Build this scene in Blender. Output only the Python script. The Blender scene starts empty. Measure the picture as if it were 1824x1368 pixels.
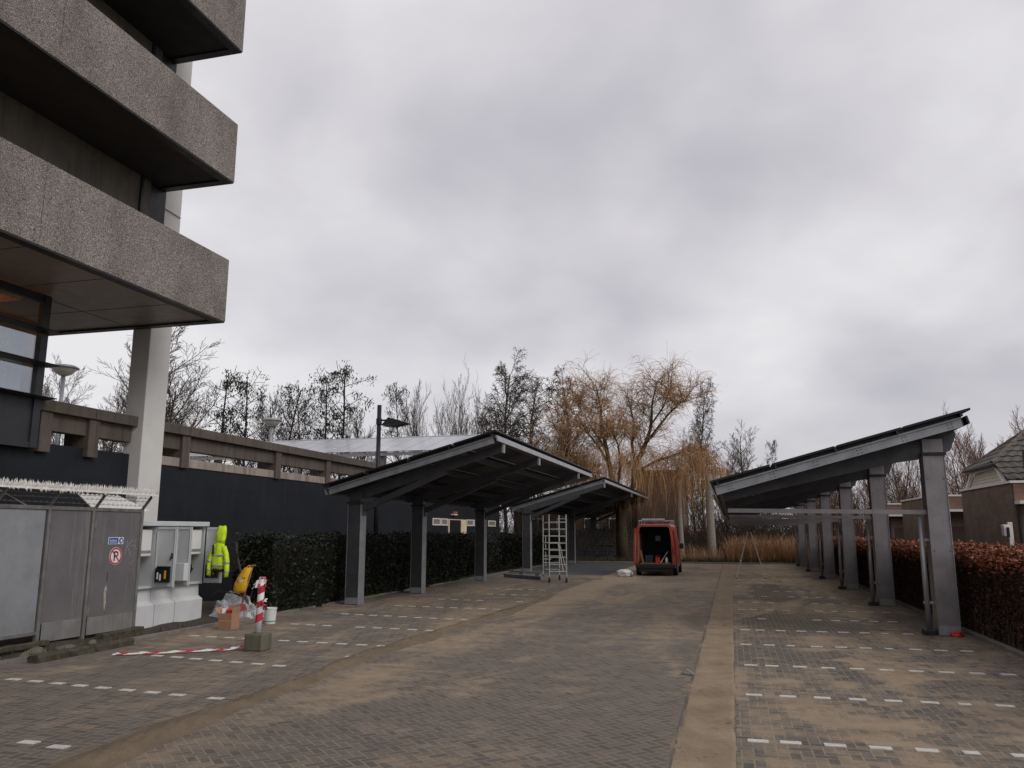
import bpy, bmesh, math, random
from mathutils import Vector, Matrix
R = math.radians
scene = bpy.context.scene
col = scene.collection
rnd = random.Random(7)

# ---------------------------------------------------------------- mesh builder and object helpers
class MB:
    def __init__(s): s.v = []; s.f = []; s.m = []
    def add(s, vs, fs, mi=0):
        b = len(s.v); s.v.extend(tuple(p) for p in vs)
        for f in fs: s.f.append(tuple(i + b for i in f)); s.m.append(mi)
    def box(s, x0, x1, y0, y1, z0, z1, mi=0):
        s.add([(x0,y0,z0),(x1,y0,z0),(x1,y1,z0),(x0,y1,z0),(x0,y0,z1),(x1,y0,z1),(x1,y1,z1),(x0,y1,z1)],
              [(0,3,2,1),(4,5,6,7),(0,1,5,4),(1,2,6,5),(2,3,7,6),(3,0,4,7)], mi); return s
    def cbox(s, x0, x1, y0, y1, z0, z1, c=.01, mi=0):
        # box with chamfered edges
        bm = bmesh.new()
        bmesh.ops.create_cube(bm, size=1)
        for v in bm.verts:
            v.co = Vector((x0 + (v.co.x+.5)*(x1-x0), y0 + (v.co.y+.5)*(y1-y0), z0 + (v.co.z+.5)*(z1-z0)))
        bmesh.ops.bevel(bm, geom=list(bm.edges), offset=c, segments=2, affect='EDGES', profile=.5)
        bm.verts.index_update()
        s.add([v.co[:] for v in bm.verts], [[v.index for v in f.verts] for f in bm.faces], mi); bm.free(); return s
    def quad(s, a, b, c, d, mi=0): s.add([a,b,c,d], [(0,1,2,3)], mi); return s
    def prism(s, poly, axis, a, b, mi=0):
        # poly: 2D outline (counter-clockwise), extruded along axis from a to b
        n = len(poly)
        def P(q, t):
            return (t,q[0],q[1]) if axis=='x' else ((q[0],t,q[1]) if axis=='y' else (q[0],q[1],t))
        vs = [P(q,a) for q in poly] + [P(q,b) for q in poly]
        fs = [tuple(range(n-1,-1,-1)), tuple(range(n,2*n))] + [(i,(i+1)%n,n+(i+1)%n,n+i) for i in range(n)]
        s.add(vs, fs, mi); return s
    def beam(s, p, q, w, h, up=(0,0,1), mi=0):
        # rectangular bar from p to q, w sideways, h along up
        p = Vector(p); q = Vector(q); d = (q-p).normalized(); up = Vector(up)
        sd = d.cross(up).normalized(); u = sd.cross(d).normalized()
        vs = []
        for o in (p, q):
            for a, b in ((-1,-1),(1,-1),(1,1),(-1,1)): vs.append(o + sd*a*w/2 + u*b*h/2)
        s.add([v[:] for v in vs], [(0,1,2,3),(7,6,5,4),(0,4,5,1),(1,5,6,2),(2,6,7,3),(3,7,4,0)], mi); return s
    def tube(s, pts, rads, n=8, cap=True, mi=0):
        b = len(s.v); k = len(pts)
        if not isinstance(rads, (list, tuple)): rads = [rads]*k
        for i in range(k):
            p = pts[i]; a = pts[max(i-1,0)]; c = pts[min(i+1,k-1)]
            dx, dy, dz = c[0]-a[0], c[1]-a[1], c[2]-a[2]
            l = math.sqrt(dx*dx+dy*dy+dz*dz) or 1; dx/=l; dy/=l; dz/=l
            if abs(dz) < .8: ux, uy, uz = -dy, dx, 0
            else: ux, uy, uz = 0, dz, -dy
            l = math.sqrt(ux*ux+uy*uy+uz*uz) or 1; ux/=l; uy/=l; uz/=l
            wx, wy, wz = dy*uz-dz*uy, dz*ux-dx*uz, dx*uy-dy*ux
            r = rads[i]
            for j in range(n):
                t = 2*math.pi*j/n; ca = math.cos(t)*r; sa = math.sin(t)*r
                s.v.append((p[0]+ux*ca+wx*sa, p[1]+uy*ca+wy*sa, p[2]+uz*ca+wz*sa))
        for i in range(k-1):
            for j in range(n):
                q = b+i*n; s.f.append((q+j, q+(j+1)%n, q+n+(j+1)%n, q+n+j)); s.m.append(mi)
        if cap and n > 2:
            s.f.append(tuple(b+j for j in range(n-1,-1,-1))); s.m.append(mi)
            s.f.append(tuple(b+(k-1)*n+j for j in range(n))); s.m.append(mi)
        return s
    def cyl(s, x, y, z0, z1, r0, r1=None, n=16, mi=0):
        r1 = r0 if r1 is None else r1
        return s.tube([(x,y,z0),(x,y,z1)], [r0,r1], n, True, mi)
    def lathe(s, x, y, prof, n=20, mi=0):
        b = len(s.v); k = len(prof)
        for r, z in prof:
            for j in range(n):
                t = 2*math.pi*j/n; s.v.append((x+r*math.cos(t), y+r*math.sin(t), z))
        for i in range(k-1):
            for j in range(n):
                q = b+i*n; s.f.append((q+j, q+(j+1)%n, q+n+(j+1)%n, q+n+j)); s.m.append(mi)
        s.f.append(tuple(b+j for j in range(n-1,-1,-1))); s.m.append(mi)
        s.f.append(tuple(b+(k-1)*n+j for j in range(n))); s.m.append(mi)
        return s
    def build(s, name, mats, parent=None, loc=None, smooth=False):
        o0 = ORG.get(parent.as_pointer(), (0,0,0)) if parent else (loc or (0,0,0))
        me = bpy.data.meshes.new(name)
        me.from_pydata([(p[0]-o0[0], p[1]-o0[1], p[2]-o0[2]) for p in s.v], [], s.f)
        if not isinstance(mats, (list, tuple)): mats = [mats]
        for m in mats: me.materials.append(m)
        if len(mats) > 1: me.polygons.foreach_set('material_index', s.m)
        if smooth: me.polygons.foreach_set('use_smooth', [True]*len(me.polygons))
        me.update()
        o = bpy.data.objects.new(name, me); col.objects.link(o)
        if parent: o.parent = parent
        else: o.location = o0
        ORG[o.as_pointer()] = o0
        return o
ORG = {}
def tag(o, label=None, cat=None, group=None, kind=None):
    if label: o['label'] = label
    if cat: o['category'] = cat
    if group: o['group'] = group
    if kind: o['kind'] = kind
    return o
def thing(name, label, cat, loc=(0,0,0), group=None):
    o = bpy.data.objects.new(name, None); col.objects.link(o)
    o.location = loc; o.empty_display_size = .2; ORG[o.as_pointer()] = tuple(loc)
    return tag(o, label, cat, group)
def copy_tree(o, loc=None, parent=None):
    c = o.copy(); col.objects.link(c); c.parent = parent
    if loc is not None: c.location = loc
    for ch in list(o.children): copy_tree(ch, None, c)
    return c
def vadd(a, b, t=1.): return (a[0]+b[0]*t, a[1]+b[1]*t, a[2]+b[2]*t)
def vnorm(a):
    l = math.sqrt(a[0]**2+a[1]**2+a[2]**2) or 1; return (a[0]/l, a[1]/l, a[2]/l)

# ---------------------------------------------------------------- node helpers
class NT:
    def __init__(s, nt): s.nt = nt; s.n = nt.nodes; s.l = nt.links
    def new(s, t, **k):
        n = s.n.new(t)
        for a, b in k.items(): setattr(n, a, b)
        return n
    def put(s, sock, v):
        if hasattr(v, 'is_output'): s.l.new(v, sock)
        elif v is not None: sock.default_value = v
    def math(s, op, a, b=None, c=None):
        n = s.new('ShaderNodeMath', operation=op)
        s.put(n.inputs[0], a); s.put(n.inputs[1], b); s.put(n.inputs[2], c); return n.outputs[0]
    def vmath(s, op, a, b=None):
        n = s.new('ShaderNodeVectorMath', operation=op); s.put(n.inputs[0], a); s.put(n.inputs[1], b)
        return n.outputs['Value'] if op in ('DOT_PRODUCT','LENGTH') else n.outputs[0]
    def pos(s): return s.new('ShaderNodeNewGeometry').outputs['Position']
    def mapping(s, v, sc=(1,1,1), rot=(0,0,0), loc=(0,0,0)):
        n = s.new('ShaderNodeMapping'); s.put(n.inputs[0], v)
        n.inputs['Scale'].default_value = sc; n.inputs['Rotation'].default_value = rot; n.inputs['Location'].default_value = loc
        return n.outputs[0]
    def noise(s, v, scale, detail=4, rough=.55, dist=0):
        n = s.new('ShaderNodeTexNoise'); s.put(n.inputs['Vector'], v)
        n.inputs['Scale'].default_value = scale; n.inputs['Detail'].default_value = detail
        n.inputs['Roughness'].default_value = rough; n.inputs['Distortion'].default_value = dist
        return n.outputs[0]
    def ramp(s, v, stops, interp='LINEAR'):
        n = s.new('ShaderNodeValToRGB'); s.put(n.inputs[0], v); n.color_ramp.interpolation = interp
        e = n.color_ramp.elements
        while len(e) < len(stops): e.new(.5)
        for q, (p, c) in zip(e, stops):
            q.position = p; q.color = (c, c, c, 1) if not isinstance(c, (tuple, list)) else (*c, 1)
        return n.outputs[0]
    def mix(s, f, a, b, mode='MIX'):
        n = s.new('ShaderNodeMix', data_type='RGBA', blend_type=mode)
        s.put(n.inputs[0], f)
        for sk, v in ((n.inputs[6], a), (n.inputs[7], b)):
            if isinstance(v, (tuple, list)): v = (*v, 1)
            s.put(sk, v)
        return n.outputs[2]
    def bump(s, h, strength=.3, dist=.01):
        n = s.new('ShaderNodeBump'); n.inputs['Strength'].default_value = strength
        n.inputs['Distance'].default_value = dist; s.put(n.inputs['Height'], h); return n.outputs[0]
def newmat(name):
    m = bpy.data.materials.new(name); m.use_nodes = True
    t = NT(m.node_tree); b = t.n['Principled BSDF']
    return m, t, b
def M(name, c, rough=.6, metal=0., var=.12, vscale=3., bump=0., bscale=60., streak=0., ior=1.45, spec=None):
    m, t, b = newmat(name)
    p = t.pos()
    n1 = t.noise(p, vscale, 5, .6)
    lo = tuple(x*(1-var) for x in c); hi = tuple(min(1, x*(1+var)) for x in c)
    cc = t.ramp(n1, [(.3, lo), (.7, hi)])
    if streak:
        n2 = t.noise(t.mapping(p, (9, 9, .5)), 1, 5, .65)
        cc = t.mix(t.ramp(n2, [(.5, 0.), (.75, streak)]), cc, tuple(x*.35 for x in c))
    t.put(b.inputs['Base Color'], cc)
    t.put(b.inputs['Roughness'], t.ramp(t.noise(p, vscale*2.3, 4), [(.3, max(0,rough-.08)), (.7, min(1,rough+.08))]))
    b.inputs['Metallic'].default_value = metal; b.inputs['IOR'].default_value = ior
    if spec is not None: b.inputs['Specular IOR Level'].default_value = spec
    if bump: t.put(b.inputs['Normal'], t.bump(t.noise(p, bscale, 5, .6), bump, .01))
    return m
def Mleaf(name, stops, rough=.6, trans=0.):
    m, t, b = newmat(name)
    rp = t.new('ShaderNodeNewGeometry').outputs['Random Per Island']
    t.put(b.inputs['Base Color'], t.ramp(rp, stops)); b.inputs['Roughness'].default_value = rough
    b.inputs['Specular IOR Level'].default_value = .3
    return m

# ---------------------------------------------------------------- materials
def mat_pave(name, kind):
    """Brick paving laid in herringbone with swept-in sand; kind picks joint direction and sand cover."""
    m, t, b = newmat(name)
    p = t.pos()
    rot = {'aisle': R(45), 'bay': 0, 'left': 0}[kind]
    w = .1 if kind == 'aisle' else .11
    q = t.mapping(p, (1/w, 1/w, 0), (0, 0, rot))
    sx = t.new('ShaderNodeSeparateXYZ'); t.l.new(q, sx.inputs[0]); x, y = sx.outputs[0], sx.outputs[1]
    i = t.math('FLOOR', x); j = t.math('FLOOR', y)
    fx = t.math('FRACT', x); fy = t.math('FRACT', y)
    d = t.math('SUBTRACT', i, j)
    k = t.math('SUBTRACT', d, t.math('MULTIPLY', t.math('FLOOR', t.math('DIVIDE', d, 4.)), 4.))
    def eq(v): return t.math('COMPARE', k, float(v), .25)
    k0, k1, k2, k3 = eq(0), eq(1), eq(2), eq(3)
    gx, gy = t.math('SUBTRACT', 1., fx), t.math('SUBTRACT', 1., fy)
    mx, my = t.math('MINIMUM', fx, gx), t.math('MINIMUM', fy, gy)
    dH0, dH1 = t.math('MINIMUM', my, fx), t.math('MINIMUM', my, gx)
    dV2, dV3 = t.math('MINIMUM', mx, gy), t.math('MINIMUM', mx, fy)
    s = t.math('MULTIPLY', k0, dH0)
    for kk, dd in ((k1, dH1), (k2, dV2), (k3, dV3)): s = t.math('MULTIPLY_ADD', kk, dd, s)
    ci = t.math('SUBTRACT', i, k1); cj = t.math('SUBTRACT', j, k2)
    cv = t.new('ShaderNodeCombineXYZ'); t.l.new(ci, cv.inputs[0]); t.l.new(cj, cv.inputs[1])
    wn = t.new('ShaderNodeTexWhiteNoise'); t.l.new(cv.outputs[0], wn.inputs[0])
    bid = wn.outputs['Value']
    brick = t.ramp(bid, [(0, (.07,.068,.066)), (.35, (.094,.089,.085)), (.7, (.116,.107,.099)), (.92, (.138,.115,.098)), (1, (.088,.088,.09))])
    brick = t.mix(.55, brick, t.mix(1., brick, t.ramp(t.noise(p, 90, 3), [(.3, .4), (.7, 1.6)]), 'MULTIPLY'))
    joint = t.ramp(s, [(.05, 1.), (.12, 0.)])
    # sand: broad sweeps, streaks left by the broom, and a fine break-up
    big = t.noise(t.mapping(p, (.55, .2, 0), (0, 0, R({'aisle': 14, 'bay': 80, 'left': 16}[kind]))), 1., 6, .66, .9)
    strk = t.noise(t.mapping(p, (.5, 3.2, 0), (0, 0, R({'aisle': 18, 'bay': 4, 'left': -10}[kind]))), 1., 5, .6, .3)
    fine = t.noise(p, 26, 4, .7)
    g = t.math('ADD', t.math('MULTIPLY', big, 1.15), t.math('ADD', t.math('MULTIPLY', strk, .5), t.math('MULTIPLY', fine, .32)))
    g = t.math('ADD', g, t.math('MULTIPLY', bid, .1))
    sy = t.new('ShaderNodeSeparateXYZ'); t.l.new(p, sy.inputs[0])
    if kind == 'aisle':
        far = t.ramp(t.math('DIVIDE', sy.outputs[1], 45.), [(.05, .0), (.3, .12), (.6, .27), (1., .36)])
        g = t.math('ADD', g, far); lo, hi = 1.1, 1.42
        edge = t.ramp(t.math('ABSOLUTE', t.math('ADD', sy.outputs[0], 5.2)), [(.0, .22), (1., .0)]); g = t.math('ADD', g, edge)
    elif kind == 'bay':
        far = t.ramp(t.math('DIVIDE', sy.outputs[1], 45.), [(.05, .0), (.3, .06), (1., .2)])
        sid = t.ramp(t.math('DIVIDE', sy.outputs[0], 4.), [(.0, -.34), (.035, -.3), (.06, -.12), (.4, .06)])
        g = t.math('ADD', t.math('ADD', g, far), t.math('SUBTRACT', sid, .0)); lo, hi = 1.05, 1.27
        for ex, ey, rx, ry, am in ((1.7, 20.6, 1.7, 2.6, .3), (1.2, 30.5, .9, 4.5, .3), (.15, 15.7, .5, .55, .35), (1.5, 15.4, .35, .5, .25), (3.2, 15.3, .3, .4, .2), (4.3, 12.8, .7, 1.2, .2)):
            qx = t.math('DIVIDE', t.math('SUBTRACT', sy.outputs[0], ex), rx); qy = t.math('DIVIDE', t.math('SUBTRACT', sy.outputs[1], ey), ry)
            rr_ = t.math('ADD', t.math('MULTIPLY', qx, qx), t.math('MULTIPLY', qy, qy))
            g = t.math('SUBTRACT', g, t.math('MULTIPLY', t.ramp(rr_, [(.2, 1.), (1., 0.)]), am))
    else:
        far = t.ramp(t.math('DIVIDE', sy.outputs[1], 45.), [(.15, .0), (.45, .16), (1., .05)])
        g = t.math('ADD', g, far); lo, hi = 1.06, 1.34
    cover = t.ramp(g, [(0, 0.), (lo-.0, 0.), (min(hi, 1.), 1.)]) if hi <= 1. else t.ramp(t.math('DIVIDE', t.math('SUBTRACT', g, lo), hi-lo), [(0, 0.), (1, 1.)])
    sandc = t.ramp(t.noise(p, 2.2, 6, .65), [(.25, (.215,.157,.105)), (.5, (.305,.23,.157)), (.75, (.37,.288,.202))])
    sandc = t.mix(.5, sandc, t.mix(1., sandc, t.ramp(t.noise(p, 160, 2), [(.3, .55), (.7, 1.4)]), 'MULTIPLY'))
    jc = t.mix(.4, sandc, (.13,.11,.088))
    c = t.mix(joint, brick, jc)
    film = t.math('MULTIPLY', cover, .94)
    c = t.mix(t.math('MAXIMUM', film, {'aisle': .13, 'bay': .08, 'left': .12}[kind]), c, sandc)
    # damp, darker sand here and there
    damp = t.ramp(t.noise(t.mapping(p, (.35, .8, 0)), 1.3, 5, .6), [(.56, 0.), (.8, .3)])
    c = t.mix(damp, c, t.mix(1., c, (.5,.47,.44), 'MULTIPLY'))
    t.put(b.inputs['Base Color'], c)
    b.inputs['Roughness'].default_value = .86; b.inputs['Specular IOR Level'].default_value = .3
    hgt = t.math('ADD', t.math('MULTIPLY', t.math('SUBTRACT', 1., joint), t.math('SUBTRACT', 1., cover)), t.math('MULTIPLY', fine, .5))
    t.put(b.inputs['Normal'], t.bump(hgt, .5, .008))
    return m
def mat_sand(name, dark=1.):
    m, t, b = newmat(name); p = t.pos()
    c = t.ramp(t.noise(p, 1.7, 6, .65), [(.25, tuple(x*dark for x in (.205,.15,.1))), (.55, tuple(x*dark for x in (.3,.228,.156))), (.8, tuple(x*dark for x in (.38,.295,.208)))])
    c = t.mix(.5, c, t.mix(1., c, t.ramp(t.noise(p, 120, 2), [(.3, .5), (.7, 1.4)]), 'MULTIPLY'))
    spots = t.ramp(t.noise(t.mapping(p, (1.2, .7, 0)), 2.3, 6, .68), [(.62, 0.), (.7, .75)])
    c = t.mix(spots, c, (.06,.055,.05))
    t.put(b.inputs['Base Color'], c); b.inputs['Roughness'].default_value = .92; b.inputs['Specular IOR Level'].default_value = .2
    t.put(b.inputs['Normal'], t.bump(t.noise(p, 18, 6, .7), .6, .03))
    return m
def mat_aggregate():
    """Exposed-aggregate concrete: small pink, buff, white and black stones in grey paste."""
    m, t, b = newmat('washed gravel concrete'); p = t.pos()
    def vor(sc):
        n = t.new('ShaderNodeTexVoronoi'); t.put(n.inputs['Vector'], p); n.inputs['Scale'].default_value = sc
        h = t.new('ShaderNodeSeparateColor'); t.l.new(n.outputs['Color'], h.inputs[0]); return h.outputs[0], n.outputs['Distance']
    a, da = vor(64); c2, db = vor(120)
    st = [(0,(.025,.025,.026)),(.2,(.085,.083,.082)),(.38,(.235,.205,.185)),(.52,(.33,.272,.228)),(.68,(.15,.147,.148)),(.82,(.46,.435,.415)),(1,(.66,.635,.615))]
    ca = t.ramp(a, st); cb = t.ramp(c2, st)
    c = t.mix(t.ramp(t.noise(p, 30, 2), [(.45, 0.), (.55, 1.)]), ca, cb)
    stain = t.noise(t.mapping(p, (.9,.9,.35)), 1.2, 6, .6)
    c = t.mix(1., c, t.ramp(stain, [(.28, (.58,.555,.52)), (.65, (1.02,.99,.95))]), 'MULTIPLY')
    t.put(b.inputs['Base Color'], c); b.inputs['Roughness'].default_value = .85
    t.put(b.inputs['Normal'], t.bump(da, .7, .012))
    return m
def mat_concrete(name, c, streak=.6, rough=.85):
    m, t, b = newmat(name); p = t.pos()
    base = t.ramp(t.noise(p, 1.1, 6, .65), [(.3, tuple(x*.7 for x in c)), (.7, tuple(x*1.2 for x in c))])
    base = t.mix(.5, base, t.mix(1., base, t.ramp(t.noise(p, 45, 4), [(.3, .7), (.7, 1.25)]), 'MULTIPLY'))
    st = t.ramp(t.noise(t.mapping(p, (5, 5, .35)), 1.2, 6, .65), [(.48, 0.), (.72, streak)])
    base = t.mix(st, base, tuple(x*.28 for x in c))
    t.put(b.inputs['Base Color'], base); b.inputs['Roughness'].default_value = rough
    t.put(b.inputs['Normal'], t.bump(t.noise(p, 35, 5, .7), .35, .01))
    return m
def mat_brick(name, c1, c2, mortar, facing='x', scale=1.):
    m, t, b = newmat(name); p = t.pos()
    q = t.new('ShaderNodeSeparateXYZ'); t.l.new(p, q.inputs[0])
    cmb = t.new('ShaderNodeCombineXYZ')
    t.l.new(t.math('ADD', q.outputs[0], q.outputs[1]), cmb.inputs[0]); t.l.new(q.outputs[2], cmb.inputs[1])
    n = t.new('ShaderNodeTexBrick'); t.l.new(cmb.outputs[0], n.inputs['Vector'])
    n.inputs['Scale'].default_value = scale; n.inputs['Brick Width'].default_value = .22; n.inputs['Row Height'].default_value = .0625
    n.inputs['Mortar Size'].default_value = .006; n.inputs['Mortar Smooth'].default_value = .2
    n.inputs['Color1'].default_value = (*c1,1); n.inputs['Color2'].default_value = (*c2,1); n.inputs['Mortar'].default_value = (*mortar,1)
    c = t.mix(1., n.outputs[0], t.ramp(t.noise(p, 1.5, 6, .65), [(.3, .7), (.7, 1.25)]), 'MULTIPLY')
    t.put(b.inputs['Base Color'], c); b.inputs['Roughness'].default_value = .9
    t.put(b.inputs['Normal'], t.bump(n.outputs['Fac'], -.4, .01))
    return m
def mat_panelwall():
    """Matt blue-black paint on board-marked concrete, faint lift lines and drips."""
    m, t, b = newmat('blue black paint'); p = t.pos()
    c = t.ramp(t.noise(p, .8, 6, .6), [(.3, (.0105,.012,.0155)), (.7, (.018,.0205,.026))])
    s = t.new('ShaderNodeSeparateXYZ'); t.l.new(p, s.inputs[0])
    ln = t.math('PINGPONG', s.outputs[2], .42)
    c = t.mix(t.ramp(ln, [(.0, .5), (.03, 0.)]), c, (.008,.009,.011))
    st = t.ramp(t.noise(t.mapping(p, (3, 3, .3)), 1.5, 5, .6), [(.55, 0.), (.8, .5)])
    c = t.mix(st, c, (.03,.033,.038))
    t.put(b.inputs['Base Color'], c); b.inputs['Roughness'].default_value = .62
    b.inputs['Specular IOR Level'].default_value = .25
    t.put(b.inputs['Normal'], t.bump(t.noise(t.mapping(p, (1, 1, 6)), 3, 5, .6), .25, .01))
    return m
def mat_zinc(name, c, rough=.42, metal=.55, dirt=.4):
    m, t, b = newmat(name); p = t.pos()
    n = t.new('ShaderNodeTexVoronoi'); t.put(n.inputs['Vector'], p); n.inputs['Scale'].default_value = 30
    h = t.new('ShaderNodeSeparateColor'); t.l.new(n.outputs['Color'], h.inputs[0])
    cc = t.ramp(h.outputs[0], [(0, tuple(x*.97 for x in c)), (1, tuple(x*1.03 for x in c))])
    cc = t.mix(1., cc, t.ramp(t.noise(p, 2.4, 6, .6), [(.3, .82), (.7, 1.14)]), 'MULTIPLY')
    if dirt:
        s = t.new('ShaderNodeSeparateXYZ'); t.l.new(p, s.inputs[0])
        sp = t.math('MULTIPLY', t.ramp(s.outputs[2], [(.0, 1.), (.5, .0)]), t.ramp(t.noise(p, 14, 5, .7), [(.4, 0.), (.65, dirt)]))
        cc = t.mix(sp, cc, (.16,.12,.085))
        cc = t.mix(t.ramp(t.noise(t.mapping(p, (12, 12, .5)), 1, 5, .65), [(.52, 0.), (.8, dirt)]), cc, tuple(x*.45 for x in c))
    t.put(b.inputs['Base Color'], cc); b.inputs['Metallic'].default_value = metal
    t.put(b.inputs['Roughness'], t.ramp(t.noise(p, 6, 4), [(.3, rough-.07), (.7, rough+.1)]))
    return m
def mat_gatesheet(name, c):
    """Weathered sheet steel: rain runs, scuffs and a little rust."""
    m, t, b = newmat(name); p = t.pos()
    cc = t.ramp(t.noise(p, 1.3, 6, .62), [(.3, tuple(x*.8 for x in c)), (.7, tuple(x*1.15 for x in c))])
    run = t.ramp(t.noise(t.mapping(p, (6, 6, .35), (0,0,0), (1.3,2.1,0)), 1.4, 6, .7), [(.55, 0.), (.72, .5)])
    cc = t.mix(run, cc, (.34,.33,.3))
    rust = t.ramp(t.noise(t.mapping(p, (7, 7, 1.1), (0,0,0), (4.,1.,3.)), 1., 6, .7), [(.66, 0.), (.74, .7)])
    cc = t.mix(rust, cc, (.12,.07,.045))
    s = t.new('ShaderNodeSeparateXYZ'); t.l.new(p, s.inputs[0])
    low = t.math('MULTIPLY', t.ramp(s.outputs[2], [(.1, .7), (.9, .0)]), t.ramp(t.noise(p, 5, 6, .7), [(.35, .2), (.65, 1.)]))
    cc = t.mix(low, cc, (.2,.19,.165))
    t.put(b.inputs['Base Color'], cc); b.inputs['Metallic'].default_value = .25; b.inputs['Roughness'].default_value = .5
    t.put(b.inputs['Normal'], t.bump(t.noise(p, 1.8, 3), .25, .05))
    return m
def mat_bark(name, c):
    m, t, b = newmat(name); p = t.pos()
    t.put(b.inputs['Base Color'], t.ramp(t.noise(t.mapping(p, (7,7,1.2)), 2, 5, .7), [(.3, tuple(x*.5 for x in c)), (.7, tuple(x*1.4 for x in c))]))
    b.inputs['Roughness'].default_value = .9; b.inputs['Specular IOR Level'].default_value = .2
    return m
def mat_glass(name, tint=(.6,.7,.72), mixf=.5):
    m, t, b = newmat(name)
    out = t.n['Material Output']
    tr = t.new('ShaderNodeBsdfTransparent'); tr.inputs[0].default_value = (*tint,1)
    gl = t.new('ShaderNodeBsdfGlossy'); gl.inputs['Roughness'].default_value = .02; gl.inputs[0].default_value = (.9,.95,1,1)
    lw = t.new('ShaderNodeLayerWeight'); lw.inputs[0].default_value = .5
    f = t.math('MINIMUM', t.math('ADD', t.math('POWER', lw.outputs['Facing'], 3.), mixf*.22), 1.)
    mx = t.new('ShaderNodeMixShader'); t.l.new(f, mx.inputs[0]); t.l.new(tr.outputs[0], mx.inputs[1]); t.l.new(gl.outputs[0], mx.inputs[2])
    t.l.new(mx.outputs[0], out.inputs[0])
    return m
def mat_emit(name, c, s):
    m, t, b = newmat(name)
    b.inputs['Base Color'].default_value = (*c,1); b.inputs['Emission Color'].default_value = (*c,1); b.inputs['Emission Strength'].default_value = s
    return m
def mat_tape():
    """White plastic tape printed with red diagonal bands along its length (y of its own mesh)."""
    m, t, b = newmat('red and white tape'); tc = t.new('ShaderNodeUVMap').outputs[0]
    s = t.new('ShaderNodeSeparateXYZ'); t.l.new(tc, s.inputs[0])
    f = t.math('FRACT', t.math('ADD', s.outputs[0], t.math('MULTIPLY', s.outputs[1], .35)))
    c = t.mix(t.math('GREATER_THAN', f, .55), (.78,.76,.74), (.52,.035,.04))
    c = t.mix(1., c, t.ramp(t.noise(t.pos(), 30, 4), [(.3,.75),(.7,1.05)]), 'MULTIPLY')
    t.put(b.inputs['Base Color'], c); b.inputs['Roughness'].default_value = .4
    return m

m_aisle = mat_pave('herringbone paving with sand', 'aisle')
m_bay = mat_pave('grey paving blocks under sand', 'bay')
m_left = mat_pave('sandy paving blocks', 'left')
m_gutter = mat_sand('sand in the gutter', 1.)
m_furrow = mat_sand('damp sand ridge', .62)
m_soil = M('dark soil', (.055,.042,.03), .95, var=.4, vscale=4, bump=.8, bscale=14)
m_white, _t, _b = newmat('white paving block'); _p = _t.pos()
_c = _t.ramp(_t.noise(_p, 22, 4, .6), [(.3, (.5,.48,.44)), (.7, (.68,.66,.62))])
_c = _t.mix(_t.ramp(_t.noise(_p, 4.5, 6, .75), [(.5, .05), (.68, .75)]), _c, (.27,.22,.165))
_t.put(_b.inputs['Base Color'], _c); _b.inputs['Roughness'].default_value = .85
m_kerb = mat_concrete('kerb concrete', (.2,.185,.165), .5)
m_agg = mat_aggregate()
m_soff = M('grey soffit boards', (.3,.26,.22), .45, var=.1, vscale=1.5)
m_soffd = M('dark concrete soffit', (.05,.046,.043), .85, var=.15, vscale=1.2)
m_inner = mat_concrete('stained concrete wall', (.17,.15,.12), .5)
m_innerd = M('dark window frame', (.03,.031,.034), .5)
m_cream = M('cream painted concrete', (.68,.665,.63), .75, var=.05, vscale=2, bump=.15, bscale=40)
m_black = mat_panelwall()
m_parapet = mat_concrete('weathered concrete', (.115,.094,.075), .75)
m_parkerb = mat_concrete('pale weathered concrete', (.34,.29,.24), .8)
m_anth = M('anthracite aluminium', (.03,.032,.037), .45, var=.1)
m_glass = mat_glass('window glass', (.9,.93,.94), 1.3)
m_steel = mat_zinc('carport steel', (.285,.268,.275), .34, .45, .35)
m_steel_shade = mat_zinc('carport steel toned for shade', (.085,.087,.095), .36, .5, .3)  # left carport steel, darkened for the shade its faces stand in
m_rafter = mat_zinc('rafter and purlin steel', (.082,.084,.09), .45, .4, .2)  # rafters and purlins, darker than the right-hand columns
m_galv = mat_zinc('galvanised channel', (.36,.375,.39), .42, .5, .25)
m_dark = M('dark steel', (.035,.035,.038), .5, .3)
m_pvback = M('solar panel underside', (.012,.0125,.014), .55, var=.2)
m_pvtop = M('solar glass', (.02,.022,.03), .12, var=.1, ior=1.6)
m_pvsky = M('solar glass with painted sky', (.4,.41,.44), .22, var=.05, vscale=.3, ior=1.9)  # reflected sky put into the pale base colour
m_gate = mat_gatesheet('weathered grey sheet', (.17,.162,.168))
m_gate2 = mat_gatesheet('blue grey sheet', (.3,.31,.33))
m_kick = M('grey kick plate', (.23,.225,.215), .55, .2, var=.15, streak=.4)
m_post = M('rusty grey post', (.2,.195,.185), .6, .3, var=.25, vscale=6, streak=.5)
m_spike = M('spike sheen and pale sheet', (.82,.8,.76), .5, .0, var=.2, vscale=20)  # white base colour carries the reflection on the spikes; also the lean-to sheet
m_cab = M('light grey cabinet', (.55,.57,.57), .45, var=.05, vscale=3)
m_cab2 = M('pale cabinet plinth', (.62,.63,.63), .5, var=.06, vscale=3)
m_cabin = M('cabinet inside', (.2,.195,.2), .6)
m_meter = M('white meter box', (.75,.74,.72), .4, var=.03)
m_blk = M('black plastic', (.012,.012,.013), .5)
m_hivis = M('fluorescent yellow cloth', (.58,.78,.025), .8, var=.22, vscale=9, bump=.4, bscale=22)
m_refl = M('silver reflective tape', (.42,.42,.43), .35, .3)
m_navy = M('navy cloth', (.012,.014,.02), .85)
m_yellow = M('yellow bag', (.75,.4,.02), .55, var=.15, vscale=12)
m_wood = M('wood handle', (.28,.16,.08), .7, var=.2, vscale=14)
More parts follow.
